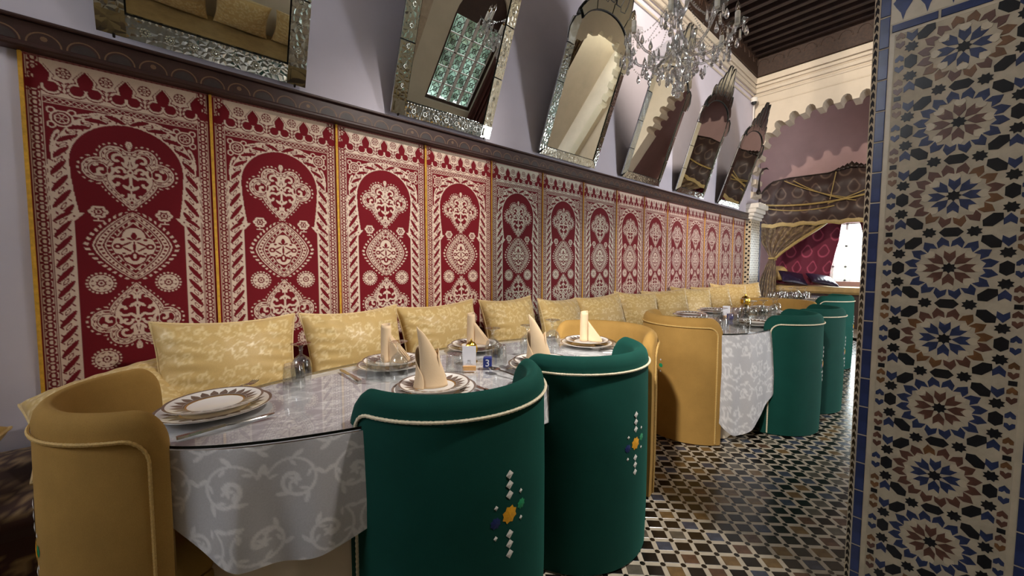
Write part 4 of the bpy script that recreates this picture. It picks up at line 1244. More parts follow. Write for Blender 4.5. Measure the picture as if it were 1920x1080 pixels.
# ------------------------------------------------------------------ tables
TZ = 0.74
def make_table(label, cx, cy, a, b, hemf, N, ne=2.0, pinch=-2.0):
    t = thing('dining_table', label, 'table', (cx, cy, 0), 0, 'oval banquet tables')
    th = np.linspace(0, 2 * PI, 4000)
    def se(th, a, b, n=ne): return a * np.sign(np.cos(th)) * np.abs(np.cos(th)) ** (2 / n), b * np.sign(np.sin(th)) * np.abs(np.sin(th)) ** (2 / n)
    x, y = se(th, a, b)
    L = np.concatenate([[0], np.cumsum(np.hypot(np.diff(x), np.diff(y)))])
    l = np.linspace(0, L[-1], N, endpoint=False)
    px, py = np.interp(l, L, x), np.interp(l, L, y)
    tx, ty = np.gradient(px), np.gradient(py); tl = np.hypot(tx, ty); nx, ny = ty / tl, -tx / tl
    # table top board and pedestal feet
    MB().prism([(p * .985, q * .97) for p, q in zip(px[::15], py[::15])], TZ - .035, TZ - .0125).build('table_board', 'light_wood', t, smooth=False)
    for sx in (-.55, .55): MB().lathe([(.2, 0), (.2, .02), (.06, .05), (.045, .3), (.05, .7)], 20, c=(sx * a, 0, 0), caps=True).build('pedestal', 'dark_wood', t)
    # damask cloth: flat top and hanging skirt
    hem = hemf(px / a, py / b)
    nv = 90 if N > 1000 else 60
    v = np.linspace(0, 1, nv)[:, None]
    fold = .5 * np.sin(l * 2 * PI / .23 + .8) + .3 * np.sin(l * 2 * PI / .37 + 2) + .2 * np.sin(l * 2 * PI / .15)
    z = (TZ - .010) - hem[None, :] * v
    off = .006 + (.016 + .026 * fold[None, :]) * np.clip(v * 1.4, 0, 1) ** .8
    off = off * np.clip((px[None] / a - pinch) / .12, .12, 1) * (.25 + .75 * np.clip(np.abs(px[None] / a) * 1.5, 0, 1))
    Pk = np.stack([px[None] + nx[None] * off, py[None] + ny[None] * off, z], -1)
    pat_ = scroll(l[None, :] * 3.6 + 0 * v, z * 3.6)
    sk = mk('damask_skirt', np_grid_mesh('damask_skirt', Pk, pat_, 'cloth', closed_u=True), t)
    rr = np.linspace(1, 0.01, 60)[:, None]
    Pt = np.stack([px[None] * rr, py[None] * rr, np.full((60, N), TZ - .0105)], -1)[:, ::3]
    mk('damask_top', np_grid_mesh('damask_top', Pt, scroll(Pt[..., 0] * 3.6, Pt[..., 1] * 3.6), 'cloth', closed_u=True), t)
    # satin under-cloth to the floor
    fo2 = .55 * np.sin(l * 2 * PI / .19 + 1) + .45 * np.sin(l * 2 * PI / .31)
    v2 = np.linspace(0, 1, 26)[:, None]
    z2 = TZ - .012 - (TZ - .022) * v2
    off2 = -.015 - .085 * np.clip(v2 * 3, 0, 1) + (.02 * fo2[None]) * v2
    P2 = np.stack([px[None] + nx[None] * off2, py[None] + ny[None] * off2, z2 + 0 * px[None]], -1)[:, ::2]
    mk('satin_undercloth', np_grid_mesh('satin_undercloth', P2, None, 'satin', closed_u=True), t)
    # glass sheet
    q = list(zip(px[::6], py[::6])); n = len(q)
    mb = MB()
    mb.add([(p[0], p[1], TZ) for p in q], [tuple(range(n))], 0)
    e = [(p[0], p[1], TZ) for p in q] + [(p[0], p[1], TZ - .0075) for p in q]
    mb.add(e, [(k, n + k, n + (k + 1) % n, (k + 1) % n) for k in range(n)], 1)
    mb.build('glass_sheet', ['glass_top', 'glass_edge'], t, smooth=False)
    return t
def hem1(x, y):
    d = np.abs(x) ** 1.5 * np.abs(y) ** 1.2
    return .13 + 1.15 * d * d + .012 * np.sin(x * 9)
make_table('nearest oval table under a white damask cloth and glass, set for eight', .915, -1.065, 1.0, .385, hem1, 1300, 2.0, -.93)
make_table('second oval table with white damask cloth between mustard and green chairs', 3.48, -1.265, .94, .38, lambda x, y: .28 + .9 * (np.abs(x) ** 1.5 * np.abs(y) ** 1.2) ** 1.5, 700, 3.2, -.95)
make_table('third oval table crowded with upturned glasses near the alcove', 6.15, -1.08, 1.0, .38, hem1, 500)

# ------------------------------------------------------------------ tableware
def plate_mesh(r, name):
    s = r / .14
    prof = [(.0005, .004), (.078 * s, .004), (.083 * s, .0055), (.088 * s, .007), (.132 * s, .0155), (.137 * s, .0165), (.14 * s, .0165), (.1395 * s, .0145), (.085 * s, .003), (.075 * s, 0), (.0005, 0)]
    mats = [0, 2, 1, 0, 1, 1, 0, 0, 0, 0]
    mb = MB(); mb.lathe(prof, 72, mats)
    me = mb.mesh(name, ['china', 'china_brown', 'china_gold'])
    z = MB(); n = 22
    for k in range(n):
        a = 2 * PI * k / n; d = PI / n
        def pt(rad, an): 
            zz = .007 + (rad / s - .088) / .044 * .0085 + .0004
            return (rad * math.cos(an), rad * math.sin(an), zz)
        z.add([pt(.089 * s, a - d), pt(.089 * s, a + d), pt(.104 * s, a + d * .75), pt(.122 * s, a), pt(.104 * s, a - d * .75)], [(0, 1, 2, 3, 4)])
    return me, z.mesh('rim_pattern', 'china_brown', smooth=False)
CH_ME, CH_PAT = plate_mesh(.142, 'charger'); DN_ME, DN_PAT = plate_mesh(.120, 'plate_body')
ZT = TZ + .0005
def plates(where, x, y):
    for nm, me, pt, z, w in (('charger_plate', CH_ME, CH_PAT, ZT, 'under-plate'), ('dinner_plate', DN_ME, DN_PAT, ZT + .0165, 'dinner plate')):
        t = thing(nm, '%s with zigzag rim, %s' % (w, where), 'plate', (x, y, z), random.uniform(0, .3), 'china plates on the tables')
        mk('plate_body', me, t); mk('rim_pattern', pt, t)
def S(x, y): return (x * 1.05, -2.4 + (y + 2.4) * 1.05)
# napkins
def napkin_twist():
    mb = MB()
    def f(u, v):
        a = R(-150) + u * R(395)
        top = .205 - .135 * u ** 1.3
        zt = top if u < .55 else top + .02 * math.sin((u - .55) * 7)
        z = zt * v
        r = (.030 * (1 - v) ** .8 + .013) * (1 + .3 * u)
        lean = .034 * v * v
        return (r * math.cos(a) * 1.15 - lean, r * math.sin(a) * .75, z)
    mb.grid(f, 60, 24)
    def g(u, v):
        a = R(-35) + u * R(120)
        r = .036 - .014 * v
        return (r * math.cos(a) + .004, r * math.sin(a) * .8 - .006, v * (.13 - .05 * abs(u - .5)))
    mb.grid(g, 20, 14)
    return mb
def napkin_roll():
    mb = MB()
    def f(u, v):
        a = u * R(560); r = .021 + .003 * u - .003 * v
        zt = .165 - .018 * u
        return (r * math.cos(a), r * math.sin(a), zt * v)
    mb.grid(f, 70, 12)
    return mb
def napkin_fan():
    mb = MB()
    for k in range(4):
        a = R(-14 + k * 9)
        def f(u, v, k=k, a=a):
            L = (.02 + .075 * u)
            h = (1 - u) * .10 + .010
            bow = .010 * math.sin(u * PI)
            return (L * math.cos(a), L * math.sin(a) + bow * (k - 1.5) * .3 - .012 + k * .006, h * v + .001)
        mb.grid(f, 12, 8)
    return mb
NT_ME = napkin_twist().mesh('folded_cloth', 'napkin', angle=60); NR_ME = napkin_roll().mesh('rolled_cloth', 'napkin', angle=60); NF_ME = napkin_fan().mesh('fan_fold', 'napkin', angle=60)
def napkin(where, x, y, kind, rz):
    t = thing('napkin', 'peach napkin %s, %s' % ('twisted to a tall point' if kind == 't' else 'rolled upright with a fan fold', where), 'napkin', (x, y, ZT + .0215), R(rz), 'folded napkins')
    if kind == 't':
        o = mk('folded_cloth', NT_ME, t); o.modifiers.new('thickness', 'SOLIDIFY').thickness = .0025
    else:
        for n_, me in (('rolled_cloth', NR_ME), ('fan_fold', NF_ME)):
            o = mk(n_, me, t); o.modifiers.new('thickness', 'SOLIDIFY').thickness = .0022
    return t
# glassware
def cut(a, i): return 1 + .02 * math.cos(a * 12)
GOB = MB().lathe([(.031, 0), (.034, .02), (.036, .045), (.034, .065), (.026, .083), (.012, .094), (.006, .099), (.0055, .112), (.008, .118), (.0055, .124), (.012, .132), (.028, .137), (.034, .139), (.034, .1405), (.001, .141)], 28).mesh('goblet_body', 'glass')
GBI = MB().lathe([(.0295, 0.0), (.0325, .02), (.0345, .045), (.0325, .063), (.0245, .080), (.010, .089), (.001, .09)], 28).mesh('inner_wall', 'glass')
TUM = MB().lathe([(.036, 0), (.036, .008), (.034, .05), (.031, .084), (.029, .088), (.001, .088)], 28, wob=cut).mesh('tumbler_body', 'glass')
TUI = MB().lathe([(.0342, 0), (.032, .05), (.029, .077), (.001, .078)], 28).mesh('inner_wall', 'glass')
def goblet(label, x, y, s=1.0, z=ZT):
    t = thing('goblet', label, 'glass', (x, y, z), random.uniform(0, 3), 'upturned glasses'); t.scale = (s, s, s)
    mk('goblet_body', GOB, t); mk('inner_wall', GBI, t)
def tumbler(label, x, y, s=1.0, z=ZT):
    t = thing('tumbler', label, 'glass', (x, y, z), random.uniform(0, 3), 'upturned glasses'); t.scale = (s, s, s)
    mk('tumbler_body', TUM, t); mk('inner_wall', TUI, t)
# cutlery, lying along +x with the working end at +x
def outline_strip(pts, mb, thick=.0022, mat=0):
    # pts: (x, half width, z)
    V = []; F = []
    for x, w, z in pts: V += [(x, -w, z), (x, w, z), (x, w * .8, z + thick), (x, -w * .8, z + thick)]
    for i in range(len(pts) - 1):
        for k in range(4): F.append((i * 4 + k, i * 4 + (k + 1) % 4, i * 4 + 4 + (k + 1) % 4, i * 4 + 4 + k))
    F += [(3, 2, 1, 0), tuple(len(pts) * 4 - 4 + k for k in range(4))]
    mb.add(V, F, mat)
kn = MB(); outline_strip([(-.11, .006, 0), (-.105, .0085, 0), (-.06, .0075, .001), (-.01, .005, .002)], kn, .006); KH = kn.mesh('handle', 'steel')
kn = MB(); outline_strip([(-.01, .005, .003), (.005, .0085, .002), (.08, .009, .001), (.102, .005, .001), (.107, .001, .001)], kn, .0018); KB = kn.mesh('blade', 'steel')
fk = MB(); outline_strip([(-.10, .003, 0), (-.095, .0085, 0), (-.05, .0055, .003), (0, .003, .008), (.035, .003, .010)], fk, .003); FH = fk.mesh('handle', 'steel')
fk = MB(); outline_strip([(.035, .003, .010), (.045, .010, .008), (.058, .0125, .005)], fk, .002)
for k in range(4): outline_strip([(.057, .0016, .005), (.085, .0014, .003), (.105, .0008, .009)], fk) if False else fk.tube([(.057, -.0105 + k * .007, .006), (.08, -.0105 + k * .007, .004), (.103, -.0105 + k * .007, .009)], .0015, 5)
FT = fk.mesh('tines', 'steel')
sp = MB()
def bowl(u, v):
    a = u * 2 * PI; r = v
    return (.078 + .031 * r * math.cos(a), .0205 * r * math.sin(a), .004 + .008 * r * r)
sp.grid(bowl, 24, 8, closed_u=True); SB = sp.mesh('bowl', 'steel')
sh = MB(); outline_strip([(-.10, .003, 0), (-.095, .0085, 0), (-.05, .0055, .003), (0, .003, .008), (.05, .0035, .010)], sh, .003); SHH = sh.mesh('handle', 'steel')
def cutlery(kind, where, x, y, rz):
    parts = {'knife': (('handle', KH), ('blade', KB)), 'fork': (('handle', FH), ('tines', FT)), 'spoon': (('handle', SHH), ('bowl', SB))}[kind]
    t = thing(kind, 'steel table %s, %s' % (kind, where), kind, (x, y, ZT), R(rz), 'table cutlery')
    for n_, me in parts: mk(n_, me, t)

a = S(.074, -1.05); plates('empty setting at the near left end of the first table', *a)
b = S(.622, -1.317); plates('setting behind the nearest green chair', *b); napkin('on the plate behind the nearest green chair', b[0] - .012, b[1] + .0, 't', -28)
c = S(.651, -.927); plates('setting on the sofa side left of the card', *c); napkin('sofa side, left of the card', c[0] - .02, c[1] + .01, 'r', -42)
d = S(1.098, -.881); plates('setting on the sofa side behind the card', *d); napkin('standing behind the white card', d[0] - .0, d[1] + .03, 'r', -42)
e = S(1.103, -1.334); plates('setting behind the second green chair', *e); napkin('on the plate behind the second green chair', e[0] - .012, e[1] + .0, 't', -40)
f = S(1.59, -1.189); plates('setting at the far end of the first table', *f); napkin('at the far end of the first table', f[0] - .01, f[1] + .01, 'r', -48)
for kind, where, x0, y0_, x1, y1_ in (('knife', 'in front of the empty plate', -.005, -1.222, .189, -1.193), ('fork', 'behind the empty plate', .075, -.96, .191, -.832),
        ('spoon', 'left of the plate behind the nearest green chair', .47, -1.43, .435, -1.25), ('fork', 'next to the spoon behind the nearest green chair', .51, -1.46, .456, -1.28), ('knife', 'right of the plate behind the nearest green chair', .748, -1.50, .752, -1.32),
        ('knife', 'left of the sofa side plate', .475, -1.05, .474, -.85), ('spoon', 'beside the blue number block', .93, -1.43, .913, -1.24), ('fork', 'beyond the spoon near the blue block', .985, -1.43, .965, -1.25),
        ('fork', 'nearer fork in front of the far plate', 1.60, -1.42, 1.53, -1.28), ('spoon', 'in front of the far plate beside a fork', 1.66, -1.40, 1.585, -1.28), ('knife', 'right of the plate behind the second green chair', 1.27, -1.48, 1.25, -1.33)):
    p0, p1 = S(x0, y0_), S(x1, y1_)
    cutlery(kind, where, (p0[0] + p1[0]) / 2, (p0[1] + p1[1]) / 2, math.degrees(math.atan2(p1[1] - p0[1], p1[0] - p0[0])))
tumbler('cut glass tumbler upside down right of the empty plate', *S(.285, -.985)); goblet('upturned goblet behind the tumbler right of the empty plate', *S(.325, -.905))
tumbler('cut glass tumbler left of a goblet in front of the sofa side plate', *S(.53, -1.06)); goblet('upturned goblet in front of the sofa side plate', *S(.60, -1.10))
tumbler('cut glass tumbler hidden behind the twisted napkin, left side', *S(.68, -1.165)); tumbler('cut glass tumbler between the twisted napkin and the card', *S(.765, -1.215))
goblet('upturned goblet behind the blue number block', *S(1.03, -1.11), 1.03); tumbler('cut glass tumbler right of the blue number block', *S(1.0, -1.19), .95)
goblet('upturned goblet left of the second twisted napkin', *S(1.22, -1.13)); goblet('tall upturned goblet right of the second twisted napkin', *S(1.37, -1.15), 1.1)

# card stand, number block, small brass lantern
def table_card(where, x, y, rz):
    t = thing('card_stand', 'white table card in a small wooden block, %s' % where, 'card', (x, y, ZT), R(rz), 'table cards')
    MB().box((0, 0, .0095), (.055, .022, .019), bev=.0015).build('wooden_base', 'light_wood', t, smooth=False)
    MB().box((0, -.002, .058), (.056, .0025, .084)).build('card', 'card', t, smooth=False)
    m = MB()
    for sx in (-1, 1): m.box((sx * .0055, -.0035, .035), (.0012, .0006, .012))
    m.box((0, -.0035, .0415), (.0122, .0006, .0012)).box((0, -.0035, .037), (.0015, .0006, .008)).box((0, -.0035, .0265), (.026, .0006, .0012))
    m.build('gate_emblem', 'card_print', t, smooth=False)
    return t
table_card('on the nearest table beside the blue block', *S(.852, -1.185), -41)
def number_block(where, x, y, rz, txt):
    t = thing('number_block', ('small blue cube with white numeral, %s' if txt else 'small blue cube, %s') % where, 'block', (x, y, ZT), R(rz), 'table number blocks')
    MB().box((0, 0, .0215), (.036, .036, .043), bev=.003).build('cube', 'blue_block', t, smooth=False)
    if not txt: return
    cu = bpy.data.curves.new('numeral', 'FONT'); cu.body = txt; cu.size = .042; cu.extrude = .0004; cu.align_x = 'CENTER'
    tmp = bpy.data.objects.new('numeral_tmp', cu); col.objects.link(tmp)
    me = bpy.data.meshes.new_from_object(tmp.evaluated_get(bpy.context.evaluated_depsgraph_get()))
    bpy.data.objects.remove(tmp)
    me.materials.clear(); me.materials.append(MT['white_print'])
    o = mk('numeral', me, t, (0, -.0184, .007)); o.rotation_euler = (PI / 2, 0, 0)
number_block('on the nearest table right of the card', *S(.935, -1.195), -41, '3')
def lantern(where, x, y, s=1.0):
    t = thing('brass_lantern', 'small brass dome lantern, %s' % where, 'lantern', (x, y, ZT), 0, 'brass lanterns'); t.scale = (s, s, s)
    MB().lathe([(.034, 0), (.036, .006), (.028, .012), (.028, .055), (.032, .06)], 24, caps=True).build('body', 'gold', t)
    m = MB()
    m.lathe([(.031, .06), (.034, .075), (.03, .098), (.018, .114), (.005, .122), (.004, .132), (.001, .137)], 24, wob=lambda a, i: 1 + .08 * math.cos(a * 8))
    m.build('dome', 'gold', t)
lantern('behind the white card on the nearest table', *S(.93, -1.09), .78)

# second and third tables
for i, (x, y) in enumerate([(2.98, -1.17), (3.16, -1.50), (3.75, -1.0), (4.3, -1.25), (3.95, -1.52), (3.3, -.98)]):
    plates('setting %s on the second table' % ['at the near end', 'behind the nearer green chair', 'on the sofa side', 'at the far end', 'behind the farther green chair', 'near the sofa'][i], x, y)
sp2 = [(2.80, -1.28, 't'), (2.76, -1.42, 'g'), (2.98, -1.42, 't'), (2.90, -1.52, 'g'), (3.40, -1.30, 't'), (3.52, -1.38, 'g'), (3.60, -1.30, 't'), (3.66, -1.42, 'g'), (3.80, -1.36, 't'), (3.86, -1.44, 'g'), (3.72, -1.26, 'g'), (4.05, -1.42, 'g'), (3.3, -1.2, 't')]
pos2 = ['foremost left', 'foremost centre', 'foremost right', 'nearest the aisle in front', 'left of the cluster', 'left middle of the cluster', 'centre back of the cluster', 'centre of the cluster', 'right middle of the cluster', 'right front of the cluster', 'back of the cluster', 'right end of the cluster', 'beside the card']
for (x, y, k), w in zip(sp2, pos2):
    (tumbler if k == 't' else goblet)(('cut glass tumbler' if k == 't' else 'upturned goblet') + ' on the second table, ' + w, x, y, 1.05)
table_card('on the second table', 3.42, -1.22, -55); lantern('on the second table', 4.1, -1.15, 1.2)
number_block('on the second table in front of the card', 3.36, -1.27, -50, '')
k = 0
for i in range(5):
    for j in range(3):
        x, y = 5.55 + i * .17 + random.uniform(-.02, .02), -.98 - j * .13 + random.uniform(-.02, .02)
        (goblet if (i + j) % 2 else tumbler)('upturned glass crowded on the third table, row %s from the sofa, %s along it' % (['one', 'two', 'three'][j], ['first', 'second', 'third', 'fourth', 'fifth'][i]), x, y, 1.1)
plates('on the third table beside the green chair', 5.9, -1.38)
# ------------------------------------------------------------------ chandelier
chn = thing('chandelier', 'crystal chandelier with candle bulbs hanging over the tables', 'chandelier', (2.50, -1.20, 0))
zb = 2.30
MB().lathe([(.001, 0), (.03, .02), (.035, .045), (.012, .07), (.02, .10), (.045, .13), (.02, .17), (.014, .22), (.03, .26), (.055, .30), (.03, .35), (.014, .40), (.018, .46), (.05, .52), (.058, .57), (.04, .62), (.012, .66), (.012, .70)], 20, c=(0, 0, zb)).build('crystal_stem', 'crystal', chn)
MB().tube([(0, 0, zb + .69), (0, 0, CZ - .06)], .011, 8).build('hanging_rod', 'bronze', chn)
MB().lathe([(.012, 0), (.06, .02), (.075, .06), (.075, .065)], 20, c=(0, 0, CZ - .10)).build('ceiling_rose', 'bronze', chn)
MB().lathe([(.05, .0), (.11, .012), (.15, .03), (.155, .034), (.11, .022), (.04, .014)], 32, c=(0, 0, zb + .23), wob=lambda a, i: 1 + .05 * math.cos(a * 12)).build('lower_dish', 'glass', chn)
drop = MB().lathe([(.0006, 0), (.008, .006), (.0135, .018), (.012, .030), (.006, .047), (.0012, .060)], 8).mesh('pendant', 'crystal', smooth=False)
prism_ = MB().lathe([(.0006, 0), (.009, .014), (.006, .062), (.001, .072)], 6).mesh('pendant', 'crystal', smooth=False)
ball = MB().lathe([(.0008, -.02), (.012, -.016), (.02, 0), (.012, .016), (.0008, .02)], 10).mesh('crystal_ball', 'crystal', smooth=False)
bead = [(0, 0, -.006), (.006, 0, 0), (0, .006, 0), (-.006, 0, 0), (0, -.006, 0), (0, 0, .006)]
beadF = [(0, 2, 1), (0, 3, 2), (0, 4, 3), (0, 1, 4), (5, 1, 2), (5, 2, 3), (5, 3, 4), (5, 4, 1)]
def beads(pts, parent, r=1.0):
    mb = MB(); pts = [Vector(p) for p in pts]
    L = 0
    for p, q in zip(pts[:-1], pts[1:]):
        n = max(1, int((q - p).length / (.0125 * r)))
        for k in range(n):
            c_ = p.lerp(q, k / n); mb.add([(c_.x + r * v[0], c_.y + r * v[1], c_.z + r * v[2]) for v in bead], beadF)
    return mb.build('bead_string', 'crystal', parent, smooth=False)
def sag(p, q, s, n=14):
    p, q = Vector(p), Vector(q)
    return [p.lerp(q, i / n) - Vector((0, 0, s * 4 * (i / n) * (1 - i / n))) for i in range(n + 1)]
bob = MB().lathe([(.008, 0), (.03, .004), (.048, .014), (.056, .022), (.05, .018), (.028, .009), (.008, .006)], 32, wob=lambda a, i: 1 + .07 * math.cos(a * 8) * min(1, i / 2)).mesh('bobeche', 'glass')
cnd = MB().lathe([(.014, 0), (.0145, .004), (.0145, .068), (.013, .072)], 14, caps=True).mesh('candle_sleeve', 'candle')
blb = MB().lathe([(.008, 0), (.012, .012), (.0135, .024), (.009, .042), (.003, .058), (.0006, .066)], 12).mesh('flame_bulb', 'bulb')
blc = MB().lathe([(.007, 0), (.007, .01), (.002, .014), (.0015, .03)], 8).mesh('bulb_filament', 'gold')
NA = 8
for k in range(NA):
    an = 2 * PI * k / NA + .3
    ca, sa = math.cos(an), math.sin(an)
    pr = [(.03, .27), (.09, .21), (.17, .20), (.25, .235), (.30, .285), (.325, .315)]
    MB().tube([(r * ca, r * sa, zb + z) for r, z in pr], [.009, .008, .008, .008, .008, .008], 6).build('arm', 'crystal', chn)
    bx, by, bz = .325 * ca, .325 * sa, zb + .315
    hb = mk('bobeche', bob, chn, (bx, by, bz))
    cs = mk('candle_sleeve', cnd, chn, (bx, by, bz + .012))
    mk('flame_bulb', blb, cs, (0, 0, .072)); mk('bulb_filament', blc, cs, (0, 0, .072))
    for j in range(6):
        q = 2 * PI * j / 6
        x, y = bx + .05 * math.cos(q), by + .05 * math.sin(q)
        mk('pendant', drop if j % 2 else prism_, chn, (x, y, bz - .065 + random.uniform(-.006, .004)))
    mk('pendant', drop, chn, (bx, by, bz - .13))
    beads(sag((.045 * ca, .045 * sa, zb + .60), (bx * .93, by * .93, bz + .005), .05), chn)
    an2 = an + 2 * PI / NA
    beads(sag((bx, by, bz), (.325 * math.cos(an2), .325 * math.sin(an2), bz), .085), chn)
    mid = an + PI / NA
    beads(sag((.15 * math.cos(an), .15 * math.sin(an), zb + .255), (bx, by, bz - .01), .05), chn)
    mk('pendant', drop, chn, (.305 * math.cos(mid), .305 * math.sin(mid), bz - .150))
    mk('pendant', prism_, chn, (.20 * ca, .20 * sa, zb + .125))
for ring_r, n, zz, me in ((.15, 14, .17, prism_), (.11, 12, .11, drop), (.07, 8, .055, prism_), (.03, 5, -.01, drop), (.22, 14, .15, drop)):
    for k in range(n):
        a = 2 * PI * k / n + ring_r * 9
        mk('pendant', me, chn, (ring_r * math.cos(a), ring_r * math.sin(a), zb + zz + random.uniform(-.012, .012)))
for k in range(6):
    a = k * PI / 3; beads(sag((.15 * math.cos(a), .15 * math.sin(a), zb + .24), (.05 * math.cos(a), .05 * math.sin(a), zb + .07), .02), chn)
mk('crystal_ball', ball, chn, (0, 0, zb - .02))
MB().lathe([(.0006, .022), (.02, .02), (.04, .0), (.02, -.02), (.0006, -.022)], 12, c=(0, 0, zb + .60)).build('crystal_ball', 'crystal', chn, smooth=False)

# ------------------------------------------------------------------ alcove: canopy, curtains, bench
def ogee_rings(u, v):
    # rows of teardrop rings
    a = np.mod(v, 1.0); row = np.floor(v); b = np.mod(u + .5 * np.mod(row, 2), 1.0)
    x, y = b - .5, a - .45
    w = np.where(y > 0, 1 + y * 2.6, 1.0)
    d = np.hypot(x * w, y * .85)
    return np.clip(1 - np.abs(d - .3) / .06, 0, 1)
can = thing('bed_canopy', 'dark brown brocade canopy with gold swags across the alcove', 'canopy', (0, 0, 0))
CX = 9.4
ky = [.34, .3, .16, .03, -.25, -.88, -1.0, -1.14, -1.25, -1.4, -1.6, -2.3, -2.7, -2.85]
kz = [2.45, 2.58, 2.80, 2.91, 2.94, 2.93, 2.97, 3.0, 3.0, 2.97, 2.93, 2.94, 2.85, 2.5]
nu, nv = 260, 60
ug, vg = np.meshgrid(np.linspace(0, 1, nu), np.linspace(0, 1, nv))
Y = .34 - 3.2 * ug
top = np.interp(-Y, [-k for k in ky], kz)
bot = 1.98 + .035 * np.abs(np.sin(ug * PI * 9)) - .03 * np.sin(ug * PI)
Z = top + (bot - top) * vg
Xd = CX - .10 * np.sin(vg * PI * .5) - .012 * np.sin(ug * 60 + vg * 3) - .05 * np.sin(vg * PI * 2) ** 2
P = np.stack([Xd, Y, Z], -1)
o = mk('brocade', np_grid_mesh('brocade', P, ogee_rings(Y * 3.6, Z * 3.2), 'canopy'), can); o.modifiers.new('thickness', 'SOLIDIFY').thickness = .012
ye = np.linspace(.34, -2.86, 180)
tr = [(CX - .125, y, 1.985 + .035 * abs(math.sin((.34 - y) / 3.2 * PI * 9))) for y in ye]
m = MB()
for p, q in zip(tr[:-1], tr[1:]):
    m.add([(p[0], p[1], p[2] - .04), (q[0], q[1], q[2] - .04), (q[0] - .012, q[1], q[2]), (p[0] - .012, p[1], p[2]), (q[0], q[1], q[2] + .04), (p[0], p[1], p[2] + .04)], [(0, 1, 2, 3), (3, 2, 4, 5)])
m.build('scalloped_trim', 'gold_trim', can)
for (ya, za, yb, zb_, s, r) in ((.30, 2.47, -1.5, 2.47, .10, .018), (.26, 2.42, -1.0, 2.30, .09, .012), (-.2, 2.88, -1.2, 2.42, .05, .009), (-.35, 2.86, -1.3, 2.36, .07, .009), (-1.5, 2.47, -2.8, 2.47, .10, .018), (-.9, 2.35, -1.6, 2.62, .02, .009), (-1.0, 2.92, -.93, 2.42, .0, .009)):
    MB().tube([(CX - .15, p.y, p.z) for p in sag((CX, ya, za), (CX, yb, zb_), s, 24)], r, 8).build('gold_swag', 'gold_trim', can)
MB().tube([(CX - .03, .34 - 3.2 * q, float(np.interp(-(.34 - 3.2 * q), [-k for k in ky], kz)) + .004) for q in np.linspace(0, 1, 60)], .014, 6).build('top_rail', 'bronze', can)
m = MB()
for kx in range(-3, 4):
    h = .10 - abs(kx) * .016
    m.lathe([(.05, 0), (.055, .02), (.035, h * .7), (.01, h), (.001, h + .012)], 10, c=(CX - .04, -1.20 + kx * .062, 2.985 - abs(kx) * .012))
m.build('carved_crest', 'bronze', can)

def keyed_curtain(name, label, keys, Xc, folds, amp, mat, pu, pv, fn):
    zs = [k[0] for k in keys]; yl = [k[1] for k in keys]; yr = [k[2] for k in keys]
    nu, nv = 110, 90
    u, v = np.meshgrid(np.linspace(0, 1, nu), np.linspace(0, 1, nv))
    z = zs[0] + (zs[-1] - zs[0]) * v
    yl_ = np.interp(-z, [-k for k in zs], yl); yr_ = np.interp(-z, [-k for k in zs], yr)
    wid = np.abs(yr_ - yl_)
    P = np.stack([Xc - amp * np.sin(u * folds * 2 * PI) * (.5 + .5 * np.clip(wid / .6, 0, 1)) - .03 * np.sin(u * PI), yl_ + (yr_ - yl_) * u, z], -1)
    t = thing(name, label, 'curtain', (0, 0, 0), 0, 'alcove curtains')
    o = mk('cloth', np_grid_mesh('cloth', P, fn(u * pu, z * pv), mat), t); o.modifiers.new('thickness', 'SOLIDIFY').thickness = .008
    return t, P
c1, Pc = keyed_curtain('curtain', 'gold brown curtain tied back at the left of the alcove window', [(2.02, .24, -.90), (1.9, .24, -.76), (1.65, .18, -.42), (1.45, .07, -.18), (1.33, .02, -.07), (1.2, .08, -.09), (.9, .18, -.10), (.05, .27, -.12)], 9.36, 6, .028, 'curtain', 2.2, 2.0, scroll)
edge = Pc[:34, -1]
MB().tube([(p[0] - .01, p[1], p[2]) for p in edge], .03, 8).build('gold_edge', 'gold_trim', c1)
MB().tube([(9.33 + .05 * math.cos(t), -.025 + .055 * math.sin(t), 1.33) for t in np.linspace(0, 2 * PI, 14)[:-1]], .022, 8, closed=True).build('tie_band', 'gold_trim', c1)
c2, Pc2 = keyed_curtain('curtain', 'gold brown curtain tied back at the right of the alcove window', [(2.02, -1.75, -2.78), (1.9, -1.85, -2.78), (1.65, -2.2, -2.75), (1.45, -2.45, -2.7), (1.33, -2.55, -2.65), (1.2, -2.53, -2.7), (.9, -2.5, -2.78), (.05, -2.48, -2.85)], 9.36, 6, .028, 'curtain', 2.2, 2.0, scroll)
r1, _ = keyed_curtain('curtain', 'red curtain with teardrop rings left of the bright window', [(2.06, .2, -1.02), (1.7, .2, -.99), (1.2, .2, -.90), (.80, .2, -.84)], 9.98, 4, .018, 'red_curtain', 4.2, 3.0, ogee_rings)
r2, _ = keyed_curtain('curtain', 'red curtain with teardrop rings right of the bright window', [(2.06, -1.28, -2.6), (1.7, -1.36, -2.6), (1.2, -1.44, -2.6), (.80, -1.47, -2.6)], 9.98, 4, .018, 'red_curtain', 4.2, 3.0, ogee_rings)
bn = thing('window_bench', 'ochre covered bench below the alcove window', 'bench', (0, 0, 0))
MB().box((9.83, -1.3, .31), (.70, 3.1, .62), bev=.02).build('base', 'canopy', bn)
MB().box((9.81, -1.3, .70), (.74, 3.2, .13), bev=.045).build('seat_cushion', 'bench', bn)
PUR = pillow_mesh('cover', .46, .46, .15, 41, 'purple', 40)
def cush(label, loc, rot, me, sc=1.0):
    t = thing('cushion', label, 'cushion', loc, 0, 'cushions on the window bench'); t.rotation_euler = rot; t.scale = (sc,) * 3
    mk('cover', me[0], t)
    return t
cush('dark purple satin cushion on the window bench, left one', (9.66, -.32, .93), (R(-62), R(10), R(-60)), PUR)
